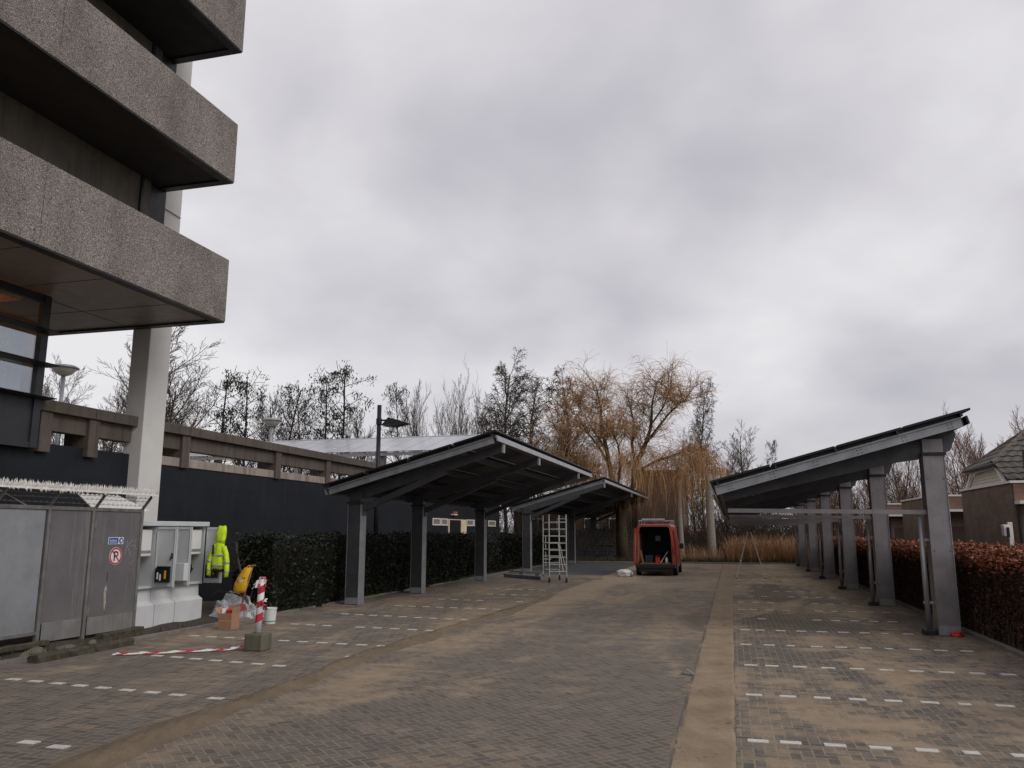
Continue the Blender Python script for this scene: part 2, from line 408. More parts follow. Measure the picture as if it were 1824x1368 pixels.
m_redpl = M('faded red plastic', (.5,.12,.1), .5)
m_red = M('red plastic', (.55,.03,.025), .45)
m_card = M('brown cardboard', (.36,.2,.125), .85, var=.1, vscale=7)
m_bucket = M('white plastic', (.68,.69,.68), .4, var=.05)
m_green = M('green band', (.05,.3,.17), .5)
m_mossy = mat_concrete('mossy concrete', (.13,.125,.085), .5)
m_log = M('mossy weathered timber', (.062,.055,.036), .9, var=.45, vscale=7, bump=.8, bscale=25)
m_film, _t, _b = newmat('clear plastic sheeting')
_b.inputs['Base Color'].default_value = (.62,.63,.67,1); _b.inputs['Roughness'].default_value = .22
_t.put(_b.inputs['Alpha'], _t.ramp(_t.noise(_t.pos(), 7, 5, .6), [(.35, .25), (.65, .8)]))
m_tape = mat_tape()
m_blue = M('blue sign', (.02,.09,.32), .45)
m_signw = M('white sign', (.75,.74,.73), .45, var=.04)
m_signr = M('red sign ring', (.5,.03,.05), .45)
m_scr = M('white scratches', (.42,.41,.42), .6)
m_alu = M('aluminium tube', (.55,.55,.53), .38, .5, var=.1)
m_rubber = M('black rubber', (.015,.015,.015), .7)
m_van = M('orange red car paint', (.31,.045,.026), .3, var=.06, vscale=2)
m_ply = M('plywood lining', (.27,.14,.065), .7, var=.15, vscale=4)
m_vandk = M('dark van interior', (.022,.019,.018), .8)
m_lamp = M('lamp glass', (.5,.49,.43), .4)
m_lampm = M('grey lamp metal', (.33,.34,.36), .5, .4)
m_polek = M('black lamp post', (.012,.012,.014), .5)
m_brick = mat_brick('brown brick', (.2,.13,.088), (.145,.098,.07), (.13,.105,.08))
m_brickr = mat_brick('red brown brick', (.24,.13,.095), (.2,.105,.075), (.12,.1,.085))
m_brickb = mat_brick('dull brown brick', (.12,.07,.042), (.095,.056,.036), (.07,.055,.045))
m_trim = M('white trim', (.72,.7,.66), .5, var=.06)
m_trimc = M('cream boards', (.62,.57,.47), .6, var=.06)
m_tile = M('grey roof tiles', (.085,.075,.066), .6, var=.35, vscale=3)
m_tiler = M('brown ridge tiles', (.13,.095,.075), .7, var=.3, vscale=5)
m_tim = M('grey weathered post', (.27,.235,.195), .85, var=.2, vscale=5, bump=.4, bscale=30)
m_leafd = Mleaf('dark hedge leaves', [(0,(.006,.009,.005)), (.6,(.012,.018,.009)), (.92,(.022,.03,.013)), (1,(.045,.055,.022))], .55)
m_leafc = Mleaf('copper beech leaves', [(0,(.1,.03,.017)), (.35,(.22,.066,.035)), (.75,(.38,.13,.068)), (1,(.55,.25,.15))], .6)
m_leafcd = Mleaf('shaded lower and fallen leaves', [(0,(.03,.014,.01)), (.6,(.075,.032,.021)), (1,(.16,.066,.036))], .7)  # hedge sides: carport roof shade put into the leaf colour
m_twig = mat_bark('dark twigs', (.045,.032,.025))
m_bark = mat_bark('grey brown bark', (.085,.066,.05))
m_barkd = mat_bark('dark bark', (.042,.034,.028))
m_birch = mat_bark('pale grey twigs', (.11,.09,.075))
m_redtw = mat_bark('reddish twigs', (.17,.095,.065))
m_willow = mat_bark('willow bark', (.07,.05,.033))
m_core_shade = mat_bark('hedge inner shade', (.014,.013,.01))  # shade between the dense leaves put into the core colour
m_wtwig = Mleaf('orange willow twigs', [(0,(.24,.125,.055)), (.6,(.42,.235,.105)), (1,(.58,.36,.18))], .7)
m_alder = Mleaf('dark hanging leaves', [(0,(.012,.013,.008)), (.7,(.03,.03,.017)), (1,(.06,.055,.03))], .6)
m_reed = Mleaf('dry reed', [(0,(.22,.11,.055)), (.5,(.4,.215,.11)), (1,(.58,.38,.22))], .8)
m_grass = Mleaf('rough grass', [(0,(.03,.035,.014)), (.6,(.065,.065,.025)), (1,(.13,.11,.05))], .8)
# ---------------------------------------------------------------- ground
def sheet(name, x0, x1, y0, y1, z, m, nx=1, ny=1, hf=None):
    b = MB(); vs = []; fs = []
    for j in range(ny+1):
        for i in range(nx+1):
            x = x0+(x1-x0)*i/nx; y = y0+(y1-y0)*j/ny
            vs.append((x, y, z+(hf(x,y) if hf else 0)))
    for j in range(ny):
        for i in range(nx): q = j*(nx+1)+i; fs.append((q, q+1, q+nx+2, q+nx+1))
    b.add(vs, fs); o = b.build(name, m, smooth=bool(hf)); o['kind'] = 'structure'; return o
sheet('ground', -400, 400, -300, 900, -.05, m_soil)
sheet('road', -5.98, -.05, -12, 56, 0, m_aisle)
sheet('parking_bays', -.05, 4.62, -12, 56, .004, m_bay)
sheet('parking_bays', -11.4, -5.98, -12, 40, 0, m_left)
sheet('parking_bays', -11.4, -5.98, 40, 56, 0, M('dark grey paving', (.075,.076,.08), .8, var=.3, vscale=1.3, bump=.3, bscale=20))
sheet('soil_strip', -15.3, -11.4, -12, 70, .01, m_soil, 20, 200, lambda x, y: .05*math.sin(x*5+y*1.7)*math.sin(y*2.3)*max(0, min(1, (-11.5-x)*2))+.03*max(0, min(1, (-11.6-x))))
# sandy gutter strip between road and right-hand bays with its two concrete edges
def gut_h(x, y):
    e = .018*math.sin(y*1.7)+.014*math.sin(y*4.3+1)+.008*math.sin(y*11.)
    l = max(0, min(1, (x+.72+e)/.1)); r = max(0, min(1, (-.03+.5*e-x)/.05))
    return -.02+.034*min(l, r)-.009*math.exp(-((x+.36)/.12)**2)+.002*math.sin(y*17+x*40)
sheet('gutter', -.86, .02, -2, 56, 0, m_gutter, 36, 800, gut_h)
gs = MB(); y = -12.
while y < 56: gs.box(-.648, -.624, y, y+.49, -.02, .0135); y += .5
gs.build('gutter_edge', M('stained joint strip', (.13,.115,.098), .9, var=.5, vscale=2))['kind'] = 'structure'
def ridge_h(x, y):
    c = -5.98+.16*math.sin(y*.33)+.05*math.sin(y*1.3)
    w = .2+.05*math.sin(y*.9+1)+.02*math.sin(y*4.1)
    n_ = .012*math.sin(x*31+y*5.3)*math.sin(y*9.1+x*17)+.008*math.sin(y*23+x*41)+.01*math.sin(y*3.7+1)
    return -.014+(.066+.02*math.sin(y*1.9)*math.sin(y*.6+2)+n_)*math.exp(-((x-c)/w)**2)*(1 if y < 20 else max(.0, 1-(y-20)/11))
sheet('sand_ridge', -6.75, -5.2, -2, 40, 0, m_furrow, 40, 700, ridge_h)
# kerb of the planting strip on the right
kb = MB()
y = -12
while y < 56: kb.cbox(4.62, 4.74, y, y+.985, -.05, .075, .012); y += 1.0
kb.build('kerb', m_kerb)['kind'] = 'structure'
kb = MB(); y = 36.
kb.box(-11.5, -11.4, -12, 56, -.05, .05); kb.build('kerb', m_kerb)['kind'] = 'structure'
kb = MB(); kb.cbox(-12, 4.7, 56, 56.15, -.05, .1, .02); kb.build('kerb', m_kerb)['kind'] = 'structure'
sheet('soil_strip', 4.74, 8.0, -12, 56, .02, m_soil)
sheet('verge', -60, 60, 56.15, 120, .01, M('rough verge', (.075,.062,.036), .95, var=.4, vscale=1.2, bump=.7, bscale=9))

# white paving blocks that mark the bays, one object per row
def row(pts, name='bay_marking'):
    b = MB()
    for x, y, w, sk in pts:
        d = .115; b.box(x, x+w, y, y+d, .002, .011)
    b.build(name, m_white)['kind'] = 'structure'
Yr = [9.02, 11.46, 13.92, 16.4, 18.8, 21.2, 23.6, 26.0, 28.4, 30.8, 33.2, 35.6, 38.0, 40.4, 42.8]
for n, yy in enumerate(Yr):
    pts = []; x = .06+.02*((n*7) % 3)
    first = True
    while x < 4.0:
        if not (n > 3 and x > 3.75) and rnd.random() > (.02 if n < 5 else (.2 if n < 7 else .5)):
            pts.append((x, yy+.07*(x/2.6)+rnd.uniform(-.008,.008), .205*(1 if rnd.random() < .93 else .7), 0))
        x += .315 if (first and n % 2 == 0) else .42
        first = False
    row(pts)
Lr = [(-6.62, 7.0, -.15, 2), (-6.55, 9.45, -.12, 9), (-6.5, 11.84, -.155, 8), (-6.47, 14.42, -.09, 11), (-6.45, 16.9, -.1, 9), (-6.4, 19.12, -.16, 9), (-6.4, 21.9, -.1, 8), (-6.4, 24.4, -.1, 7), (-6.4, 26.9, -.1, 6), (-6.4, 29.35, -.1, 6)]
for n, (x0, y0, sl, k) in enumerate(Lr):
    pts = []
    x = x0
    for i in range(k):
        if rnd.random() > (.02 if n < 6 else .3): pts.append((x, y0+sl*(x-x0)+rnd.uniform(-.008,.008), .2, 0))
        x -= .62 if (n in (1, 2) and i == 0) else .43
    row(pts)
row([(-6.44, 13.08, .22, 0), (-6.3, 13.14, .1, 0)])

# ---------------------------------------------------------------- the concrete office tower on the left
tw = thing('office_tower', 'tall concrete office tower with speckled gravel balcony bands over a white pillar', 'building', (-12.62, 18, 0))
FX, FY = -12.62, 18.0
for k, z in enumerate((7.49, 11.39, 15.29, 19.19)):
    b = MB()
    # parapet panels, with joints between the precast lengths
    y = FY; lens = [6.03, 6.0, 6.0, 6.0, 6.0]
    for L in lens:
        b.cbox(FX-.22, FX, y-L+.008, y, z+.03, z+1.74, .018); y -= L
    b.cbox(-24, FX-.225, FY-.22, FY, z+.03, z+1.74, .018)
    o = b.build('balcony_band', m_agg, tw)
    b = MB(); b.box(FX-.26, FX-.02, -12, FY-.02, z-.0, z+.028); b.box(-24, FX-.262, FY-.26, FY-.02, z, z+.028)
    b.build('drip_edge', m_dark, o)
    b = MB()
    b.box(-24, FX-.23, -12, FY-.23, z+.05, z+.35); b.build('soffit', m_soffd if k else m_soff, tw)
    if k == 0:
        b = MB()
        for yy in (16.2, 14.1, 12.0, 9.9, 7.8): b.box(-24, FX-.28, yy, yy+.02, z+.044, z+.05)
        for xx in (-15.5, -18.5): b.box(xx, xx+.02, -12, FY-.28, z+.0435, z+.0495)
        b.build('soffit_joint', m_dark, tw)
for k, z in enumerate((9.23, 13.13, 17.03)):
    b = MB(); b.box(-24, -14.78, -12, 17.4, z-1.4, z+2.5); b.build('wall', m_inner, tw)
    b = MB(); b.box(-24, -14.84, 17.4, 18.08, z-1.4, z+2.5); b.build('corner_panel', m_innerd, tw)
    b = MB(); b.box(-14.78, -14.72, 16.98, 17.06, z-1.2, z+2.3); b.build('drain_pipe', m_innerd, tw)
    b = MB(); b.box(-14.78, -14.74, 12.0, 12.06, z-1.2, z+2.3); b.build('drain_pipe', m_innerd, tw)
# full-height pillar
b = MB(); b.cbox(-15.57, -14.99, 18.1, 18.95, 0, 23.2, .02); b.build('pillar', m_cream, tw)
b = MB(); b.tube([(-14.96,18.9,11.0),(-14.96,18.2,11.02)], .012, 6); b.build('cable', m_dark, tw)
# glazed first floor with fins, blinds and a lit slatted ceiling
gx, gy = -15.14, 14.87
b = MB()
b.cbox(gx-.12, gx+.03, gy-.2, gy, 3.95, 7.5, .006); b.box(gx-.1, gx+.0, -12, gy-.2, 7.32, 7.5); b.box(gx-.1, gx+.012, -12, gy-.2, 3.95, 4.08)
for yy in (11.2, 7.6, 4.0): b.box(gx-.1, gx+.02, yy, yy+.1, 4.08, 7.32)
b.box(-24, gx-.12, gy-.1, gy-.01, 3.95, 7.5)
b.build('facade_frame', m_anth, tw)
b = MB(); b.box(gx-.06, gx-.02, -12, gy-.2, 4.08, 5.12); b.build('spandrel_panel', m_anth, tw)
zs = [(5.12, 5.83), (5.89, 6.6), (6.66, 7.32)]
for z0, z1 in zs:
    for y0, y1 in ((11.3, gy-.2), (7.7, 11.2), (4.1, 7.6)):
        w = MB(); w.box(gx-.06, gx-.045, y0, y1, z0, z1); w.build('window_pane', m_glass, tw)
for z in (5.09, 5.86, 6.63):
    b = MB(); b.prism([(gx-.05, z-.03), (gx+.32, z-.012), (gx+.34, z+.0), (gx+.32, z+.012), (gx-.05, z+.03)], 'y', -12, gy+.12); b.build('sun_fin', m_anth, tw)
b = MB(); b.box(-22, gx-.13, -12, gy-.22, 4.0, 4.05); b.box(-21, -20.9, -12, gy-.22, 4.05, 7.5); b.build('room', M('office wall', (.5,.48,.42), .8), tw)
b = MB()
y = 3.
while y < 14.4: b.box(-20.8, gx-.5, y, y+.12, 7.36, 7.4); y += .17
b.build('slat_ceiling', M('orange wood slats', (.5,.2,.06), .6), tw)
b = MB(); b.box(-17.3, -16.9, 4, 14.0, 6.75, 6.8); b.build('ceiling_light', mat_emit('warm lamp', (1,.55,.22), 10.), tw)
b = MB(); z = 5.14
while z < 6.58:
    b.box(gx-.3, gx-.27, 4.1, gy-.75, z, z+.034); z += .05
b.build('blind', M('pale blind slats', (.62,.68,.7), .6), tw)
b = MB(); b.box(gx-.33, gx-.31, gy-.72, gy-.3, 5.12, 6.55); b.build('roller_blind', M('pale green blind', (.5,.6,.58), .7), tw)

# ---------------------------------------------------------------- parking deck wall with concrete balustrade
dk = thing('parking_deck', 'long blue black painted deck wall with weathered concrete balustrade on top', 'building', (-15.3, 36, 0))
b = MB(); b.box(-15.9, -15.34, -12, 18.09, 0, 4.12); b.box(-15.9, -15.3, 18.96, 54, 0, 3.93); b.box(-60, -15.9, 53.5, 54, 0, 3.93); b.build('wall', m_black, dk)
b = MB(); b.box(-60, -15.9, -12, 53.5, 3.3, 3.6); b.build('deck', m_kerb, dk)
b = MB()
y = 18.97
while y < 53.9:
    L = min(4.3, 54-y); b.cbox(-15.62, -15.27, y, y+L-.015, 3.93, 4.18+.0, .012); y += 4.3
b.build('deck_kerb', m_parkerb, dk)
b = MB(); c2 = MB()
for y0, y1 in ((14.9, 16.6), (16.615, 18.09), (18.96, 20.3), (20.315, 25.4), (25.415, 29.1), (29.115, 33.4), (33.415, 37.7), (37.715, 42), (42.015, 46.3), (46.315, 50.6), (50.615, 54)):
    b.cbox(-15.75, -15.14, y0, y1, 4.84, 5.11, .015); c2.cbox(-15.6, -15.3, y0+.03, y1-.03, 4.42, 4.838, .01)
b.build('handrail', m_parapet, dk); c2.build('beam', m_parapet, dk)
for y0 in (15.0, 16.48, 20.05, 25.1, 28.8, 33.1, 37.4, 41.7, 46.0, 50.3):
    b = MB(); b.cbox(-15.95, -15.2, y0, y0+.34, 3.9, 4.836, .012); b.build('post', m_parapet, dk)
# door and high windows at the far end of the wall
d = MB(); d.box(-15.297, -15.25, 43.4, 43.55, 0, 2.78); d.box(-15.297, -15.25, 45.6, 46.6, 0, 2.78); d.box(-15.297, -15.25, 43.55, 45.6, 2.74, 2.78)
d = d.build('door_frame', M('cream door frame', (.75,.62,.42), .6), dk)
b = MB(); b.box(-15.298, -15.28, 43.56, 45.6, 0, 2.735); b.build('doorway', m_blk, d)
for y0, y1 in ((40.9, 42.1), (42.2, 43.3), (46.7, 48.0), (48.1, 49.4), (51.2, 52.9)):
    b = MB(); b.box(-15.297, -15.26, y0, y1, 2.42, 2.48); b.box(-15.297, -15.26, y0, y1, 2.74, 2.8); b.box(-15.297, -15.26, y0, y0+.08, 2.48, 2.74); b.box(-15.297, -15.26, y1-.08, y1, 2.48, 2.74)
    f = b.build('window_frame', m_trim, dk)
    b = MB(); b.box(-15.299, -15.28, y0+.08, y1-.08, 2.48, 2.74); b.build('window_pane', M('dim pane', (.25,.22,.18), .3), f)
al = thing('alarm_lamp', 'small red alarm lamp fixed above the doorway in the dark wall', 'lamp', (-15.2, 44.2, 3.0))
b = MB(); b.cbox(-15.3, -15.1, 43.9, 44.5, 3.0, 3.07, .01); b.build('bracket', m_trim, al)
b = MB(); b.lathe(-15.16, 44.05, [(.0,3.07),(.08,3.08),(.08,3.17),(.04,3.21),(0,3.22)], 10); b.lathe(-15.16, 44.4, [(.0,3.07),(.08,3.08),(.08,3.17),(.04,3.21),(0,3.22)], 10); b.build('lens', M('orange red lens', (.4,.07,.03), .5), al, smooth=True)

# ---------------------------------------------------------------- carports with solar panels
def carport(name, label, y0, y1, xl, zl, xh, zh, cols, side, msteel, panel_rows, panel_len, tie=False):
    """One single-pitch carport: (xl,zl) low eave of the panel plane, (xh,zh) high eave; side=+1 columns under the high eave."""
    t = thing(name, label, 'carport', (cols[0][0], y0, 0), 'solar carports on the car park')
    sl = (zh-zl)/(xh-xl); Ls = math.hypot(xh-xl, zh-zl); ux, uz = (xh-xl)/Ls, (zh-zl)/Ls; nx, nz = -uz, ux
    def P(s, n): return (xl+ux*s+nx*n, zl+uz*s+nz*n)      # s along slope from low eave, n above the panel plane
    # panels
    ov = .22; ncol = int(round((y1-y0+2*ov)/panel_len)); pl = (y1-y0+2*ov)/ncol; pw = (Ls+.16)/panel_rows
    proto = None
    for r in range(panel_rows):
        for c in range(ncol):
            s0 = -.06+r*pw; yy = y0-ov+c*pl
            if proto is None:
                b = MB(); g = .014
                g2 = .03; a0 = P(s0+g2, .075); a1 = P(s0+pw-g2, .075); c0 = P(s0+pw-g2, .03); c1 = P(s0+g2, .03)
                b.prism([c1, c0, a1, a0], 'y', yy+g, yy+pl-g)
                b.m = [1 if i == 4 else 0 for i in range(6)]
                proto = b.build('solar_panel', [m_pvback, m_pvtop], t); base = (s0, yy)
            else:
                q = proto.copy(); col.objects.link(q); q.parent = t
                ds = s0-base[0]; q.location = (ux*ds, yy-base[1], uz*ds)
    # purlins run along the carport under the panels
    for k in range(panel_rows+1):
        s = .12+k*(Ls-.24)/panel_rows
        b = MB(); o = [P(s-.035, -.2), P(s+.035, -.2), P(s+.035, -.045), P(s-.035, -.045)]
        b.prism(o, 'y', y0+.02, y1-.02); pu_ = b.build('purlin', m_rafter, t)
        b = MB(); b.prism([P(s-.025, -.044), P(s+.025, -.044), P(s+.025, .029), P(s-.025, .029)], 'y', y0-.18, y1+.18); b.build('mounting_rail', m_dark, pu_)
    # rake channels closing each end: web with two lips and bolt heads
    for ye, sg in ((y0, -1), (y1, 1)):
        b = MB()
        a, e = (.03, Ls-.12)
        b.prism([P(a,-.245), P(e,-.245), P(e,-.085), P(a,-.085)], 'y', ye-.01, ye+.01)
        b.prism([P(a,-.245), P(e,-.245), P(e,-.235), P(a,-.235)], 'y', ye-.06 if sg < 0 else ye+.011, ye-.011 if sg < 0 else ye+.06)
        b.prism([P(a,-.08), P(e,-.08), P(e,-.045), P(a,-.045)], 'y', ye-.055, ye+.055)
        sb_ = MB(); sb_.prism([P(a,-.043), P(e,-.043), P(e,.028), P(a,.028)], 'y', ye-.03, ye+.03); n = 6
        for k in range(n):
            s = .35+k*(Ls-.7)/(n-1)
            for ds, dn in ((-.04,-.2),(.04,-.2),(-.04,-.13),(.04,-.13)):
                x, z = P(s+ds, dn); b.tube([(x, ye+sg*.009, z), (x, ye+sg*.024, z)], .011, 6, True, 1)
        f = b.build('rake_channel', [m_galv, m_dark], t); sb_.build('gap_shade_strip', m_blk, f)  # black strip added for the shaded gap between channel and panels
    # eave channels
    for s0, nm in ((-.06, 'low_eave'), (Ls-.02, 'high_eave')):
        b = MB(); b.prism([P(s0-.01,-.22), P(s0+.03,-.22), P(s0+.03,-.05), P(s0-.01,-.05)], 'y', y0-.06, y1+.06); b.build(nm, m_galv if (side < 0 or nm == 'low_eave') else m_dark, t)
    # rafters, columns, braces
    for cx0, cy in cols:
        cw, cd = .42, .4
        cx1 = cx0+cw
        b = MB()
        sc = ((cx0+cx1)/2-xl)/ux
        if side > 0:
            pr = [P(.15,-.38), P(sc-.9,-.56), P(sc-.15,-.66), P(sc+.2,-.62), P(Ls-.12,-.34), P(Ls-.12,-.205), P(.15,-.205)]
        else:
            pr = [P(.25,-.34), P(sc-.2,-.5), P(sc+.3,-.52), P(Ls-.3,-.42), P(Ls-.12,-.36), P(Ls-.12,-.205), P(.25,-.205)]
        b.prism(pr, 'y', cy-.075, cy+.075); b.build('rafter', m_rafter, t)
        ztop = zl+((cx0+cx1)/2-xl)*sl-.57/ux
        b = MB()
        # column: two flanges and a boxed face plate
        b.cbox(cx0+.012, cx1-.012, cy-cd/2+.02, cy+cd/2-.02, 0, ztop-.06, .006)
        for zz in (ztop-.55, 1.7):
            for xx in (cx0+.06, cx1-.06): b.tube([(xx, cy-cd/2+.012, zz), (xx, cy-cd/2+.024, zz)], .014, 6, True, 1)
        c_ = b.build('column', [msteel, m_dark], t)
        for fx in (cx0, cx1-.012):
            b = MB(); b.box(fx, fx+.012, cy-cd/2, cy+cd/2, 0, ztop-.06); b.build('flange', m_galv if fx > cx0 else m_steel, c_)
        b = MB(); b.box(cx0-.03, cx1+.03, cy-cd/2-.03, cy+cd/2+.03, ztop-.06, ztop-.0); b.build('cap_plate', m_dark, c_)
        b = MB(); b.box(cx0+.015, cx1-.015, cy-cd/2+.008, cy-cd/2+.018, .02, .2); b.build('base_plate', m_galv, c_)
        b = MB(); b.cbox(cx0+.01, cx1-.01, cy-.16, cy+.16, ztop+.002, ztop+.3, .01); b.build('saddle', msteel, t)
        if side < 0:
            zb = ztop-.2; xb = cx1+2.6; zt = zl+(xb-xl)*sl-.46/ux
            b = MB(); b.beam((cx1+.01, cy, zb), (xb, cy, zt), .13, .17); b.build('brace', m_steel_shade, t)
            b = MB(); b.box(cx1+.0, cx1+.05, cy-.1, cy+.1, zb-.2, zb+.16); b.build('brace_shoe', msteel, t)
            b = MB(); x, z = P(Ls-.09, -.3); b.box(x-.03, x+.03, cy-.09, cy+.09, z-.16, z+.12); b.build('rafter_end_plate', m_galv, t)
        if tie:
            xt = xl+.3; zt = 2.53
            b = MB(); b.beam((xt, cy-.05, zt+.03), (cx0-.005, cy-.05, zt-.03), .08, .09); b.build('tie_beam', msteel, t)
            b = MB(); b.tube([(cx0-.13, cy-.02, .1), (cx0-.13, cy-.02, 2.4)], .055, 12); dp = b.build('downpipe', m_galv, t, smooth=True)
            b = MB(); b.box(cx0-.2, cx0-.0, cy-.05, cy+.0, .62, .67); b.build('pipe_clip', m_galv, dp)
            b = MB(); b.box(cx0-.2, cx0-.0, cy-.05, cy+.0, 1.9, 1.95); b.build('pipe_clip', m_galv, dp)
            b = MB(); b.cbox(cx0-.26, cx0-.03, cy-.18, cy+.12, .0, .12, .02); b.build('pipe_shoe', m_dark, dp)
    return t
carport('solar_carport', 'long grey solar carport with seven leaning legs beside the copper hedge', 18.2, 56.0, -.36, 3.1, 4.72, 4.47,
        [(3.99, 19.0+6.95*k) for k in range(6)], +1, m_steel, 4, 1.75, True)
lc_ = [o for o in col.objects if o.name.startswith('column') and o.parent and 'copper hedge' in o.parent.get('label', '')]
b = MB(); rs = random.Random(6); yv = 18.822
for cx_, cz_, rx_, rz_ in ((4.25,.62,.1,.06),):
    n = 18; k0 = len(b.v)
    b.add([(cx_+rx_*math.cos(6.283*i/n)*rs.uniform(.5,1.1), yv-.0008*(len(b.v) % 5+1), cz_+rz_*math.sin(6.283*i/n)*rs.uniform(.5,1.1)) for i in range(n)], [tuple(range(n-1,-1,-1))]); yv -= .001
b.build('pale_smear', M('chalky smear', (.42,.42,.43), .8, var=.3, vscale=30), lc_[0] if lc_ else None)
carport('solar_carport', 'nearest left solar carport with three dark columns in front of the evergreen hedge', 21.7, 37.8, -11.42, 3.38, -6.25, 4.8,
        [(-11.0, 22.45), (-10.8, 27.0), (-10.84, 34.5)], -1, m_steel_shade, 4, 1.7)
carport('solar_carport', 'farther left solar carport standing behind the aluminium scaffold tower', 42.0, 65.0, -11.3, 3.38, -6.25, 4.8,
        [(-10.6, 42.0), (-10.5, 54.0), (-10.5, 63.0)], -1, m_steel_shade, 4, 1.7)

# carport on the deck: panels coloured pale for reflected sky, sloping towards the car park
dc = thing('deck_carport', 'white topped solar roof on the parking deck behind the concrete balustrade', 'carport', (-25, 39, 3.6), 'solar carports on the car park')
za, zb = 6.96, 8.55
proto = None
nrow, pwid = 3, 1.25
for k in range(21):
    for r in range(nrow):
        x0 = -40.5+k*pwid; y0 = 46+r*5.9/nrow; z0 = za+(zb-za)*r/nrow; y1 = 46+(r+1)*5.9/nrow-.012; z1 = za+(zb-za)*(r+1)/nrow-.0035
        if proto is None:
            b = MB(); b.add([(x0+.012,y0,z0),(x0+pwid-.012,y0,z0),(x0+pwid-.012,y1,z1),(x0+.012,y1,z1),(x0+.012,y0,z0-.04),(x0+pwid-.012,y0,z0-.04),(x0+pwid-.012,y1,z1-.04),(x0+.012,y1,z1-.04)],
                  [(0,1,2,3),(7,6,5,4),(0,4,5,1),(1,5,6,2),(2,6,7,3),(3,7,4,0)])
            b.m = [1,0,0,0,0,0]; proto = b.build('solar_panel', [m_pvback, m_pvsky], dc); base = (x0, y0, z0)
        else:
            q = proto.copy(); col.objects.link(q); q.parent = dc; q.location = (x0-base[0], y0-base[1], z0-base[2])
b = MB(); b.box(-40.5, -14.3, 46.1, 46.2, za-.27, za-.06); b.build('eave_beam', m_steel, dc)
b = MB(); b.box(-40.5, -14.3, 51.5, 51.6, zb-.3, zb-.08); b.build('ridge_beam', m_steel, dc)
for x in (-39, -33, -27, -21):
    b = MB(); b.beam((x, 46.1, za-.25), (x, 51.5, zb-.25), .12, .16); b.build('rafter', m_steel, dc)
    b = MB(); b.cbox(x-.15, x+.15, 47.0, 47.35, 3.6, za-.0, .01); b.build('column', m_steel, dc)
# ---------------------------------------------------------------- sheet-metal enclosure with spiked top
gt = thing('security_fence', 'grey sheet metal fence with a row of bright spikes and a no parking sign', 'fence', (-12.3, 13.6, 0))
gxx = -12.3
b = MB(); b.cbox(gxx-.02, gxx+.0, 3., 12.47, .3, 2.5, .004); b.build('sheet_panel', m_gate2, gt)['label'] = 'smooth pale blue grey sheet'
b = MB(); b.cbox(gxx-.015, gxx+.005, 12.6, 13.58, .42, 2.5, .004); b.build('sheet_panel', m_gate, gt)
b = MB(); b.cbox(gxx-.015, gxx+.01, 13.7, 15.0, .42, 2.5, .004); dg = b.build('gate_leaf', m_gate, gt)
b = MB(); b.cbox(gxx+.0, gxx+.012, 12.62, 13.57, .1, .44, .004); b.build('kick_plate', m_kick, gt)
b = MB(); b.cbox(gxx+.005, gxx+.02, 13.71, 14.99, .1, .43, .004); b.build('kick_plate', m_kick, gt)
for y in (12.53, 13.63, 15.03, 10.2, 7.6):
    b = MB(); b.cbox(gxx-.045, gxx+.035, y-.035, y+.035, -.02, 2.58, .006); b.build('post', m_post, gt)
b = MB()
for z in (.55, 2.25):
    b.tube([(gxx+.03, 13.69, z-.07), (gxx+.03, 13.69, z+.07)], .022, 8)
b.build('hinge', m_post, dg)
b = MB(); b.cbox(gxx-.03, gxx+.03, 3., 15.06, 2.5, 2.57, .008); b.box(gxx-.02, gxx+.02, 3, 12.5, .25, .31); b.build('top_rail', m_post, gt)
for y, dx in ((15.03, 0.), (13.68, 0), (12.53, 0), (11.35, -.3), (10.2, 0)):
    b = MB(); b.beam((gxx, y, 2.55), (gxx+.26, y+.0, 2.88), .035, .05, (1,0,0)); b.build('outrigger_arm', m_post, gt)
b = MB(); b.beam((gxx, 12.0, 2.56), (gxx-.2, 10.9, 3.1), .03, .05, (1,0,0)); b.beam((gxx, 10.6, 2.56), (gxx-.1, 11.6, 2.95), .03, .05, (1,0,0)); b.build('strut', m_post, gt)
b = MB(); r3 = random.Random(3)
xx, zz = gxx+.25, 2.9
b.box(xx-.035, xx+.035, 3., 15.16, zz-.05, zz-.005)
y = 9.
while y < 15.12:
    for s in (-1, 1, 0):
        h_ = r3.uniform(.06, .13); w = .026; x0 = xx+s*.025; tx = x0+s*.05+r3.uniform(-.015,.015); ty = y+r3.uniform(-.02,.02)
        b.add([(x0-.004,y-w,zz-.03),(x0+.004,y-w,zz-.03),(x0+.004,y+w,zz-.03),(x0-.004,y+w,zz-.03),(tx,ty,zz+h_)], [(0,1,4),(1,2,4),(2,3,4),(3,0,4)])
    if r3.random() < .5:
        hh = r3.uniform(.03,.08); b.add([(xx+.03,y-w,zz-.03),(xx+.034,y+w,zz-.03),(xx+.05,y,zz-.03-hh)], [(0,1,2),(2,1,0)])
    y += .03
b.build('spiked_strip', m_spike, gt)
b = MB()
for k, (x, z) in enumerate(((gxx+.07, 2.64), (gxx+.14, 2.73), (gxx+.2, 2.8))):
    pts = [(x, 3+i*.3, z-.012*math.sin(i*1.9)**2) for i in range(41)]
    b.tube(pts, .0035, 4)
    y = 9.
    while y < 15: b.tube([(x-.02,y,z-.02),(x+.02,y+.01,z+.02)], .003, 3); b.tube([(x+.02,y,z-.02),(x-.02,y+.01,z+.02)], .003, 3); y += .13
b.build('barbed_wire', m_post, gt)
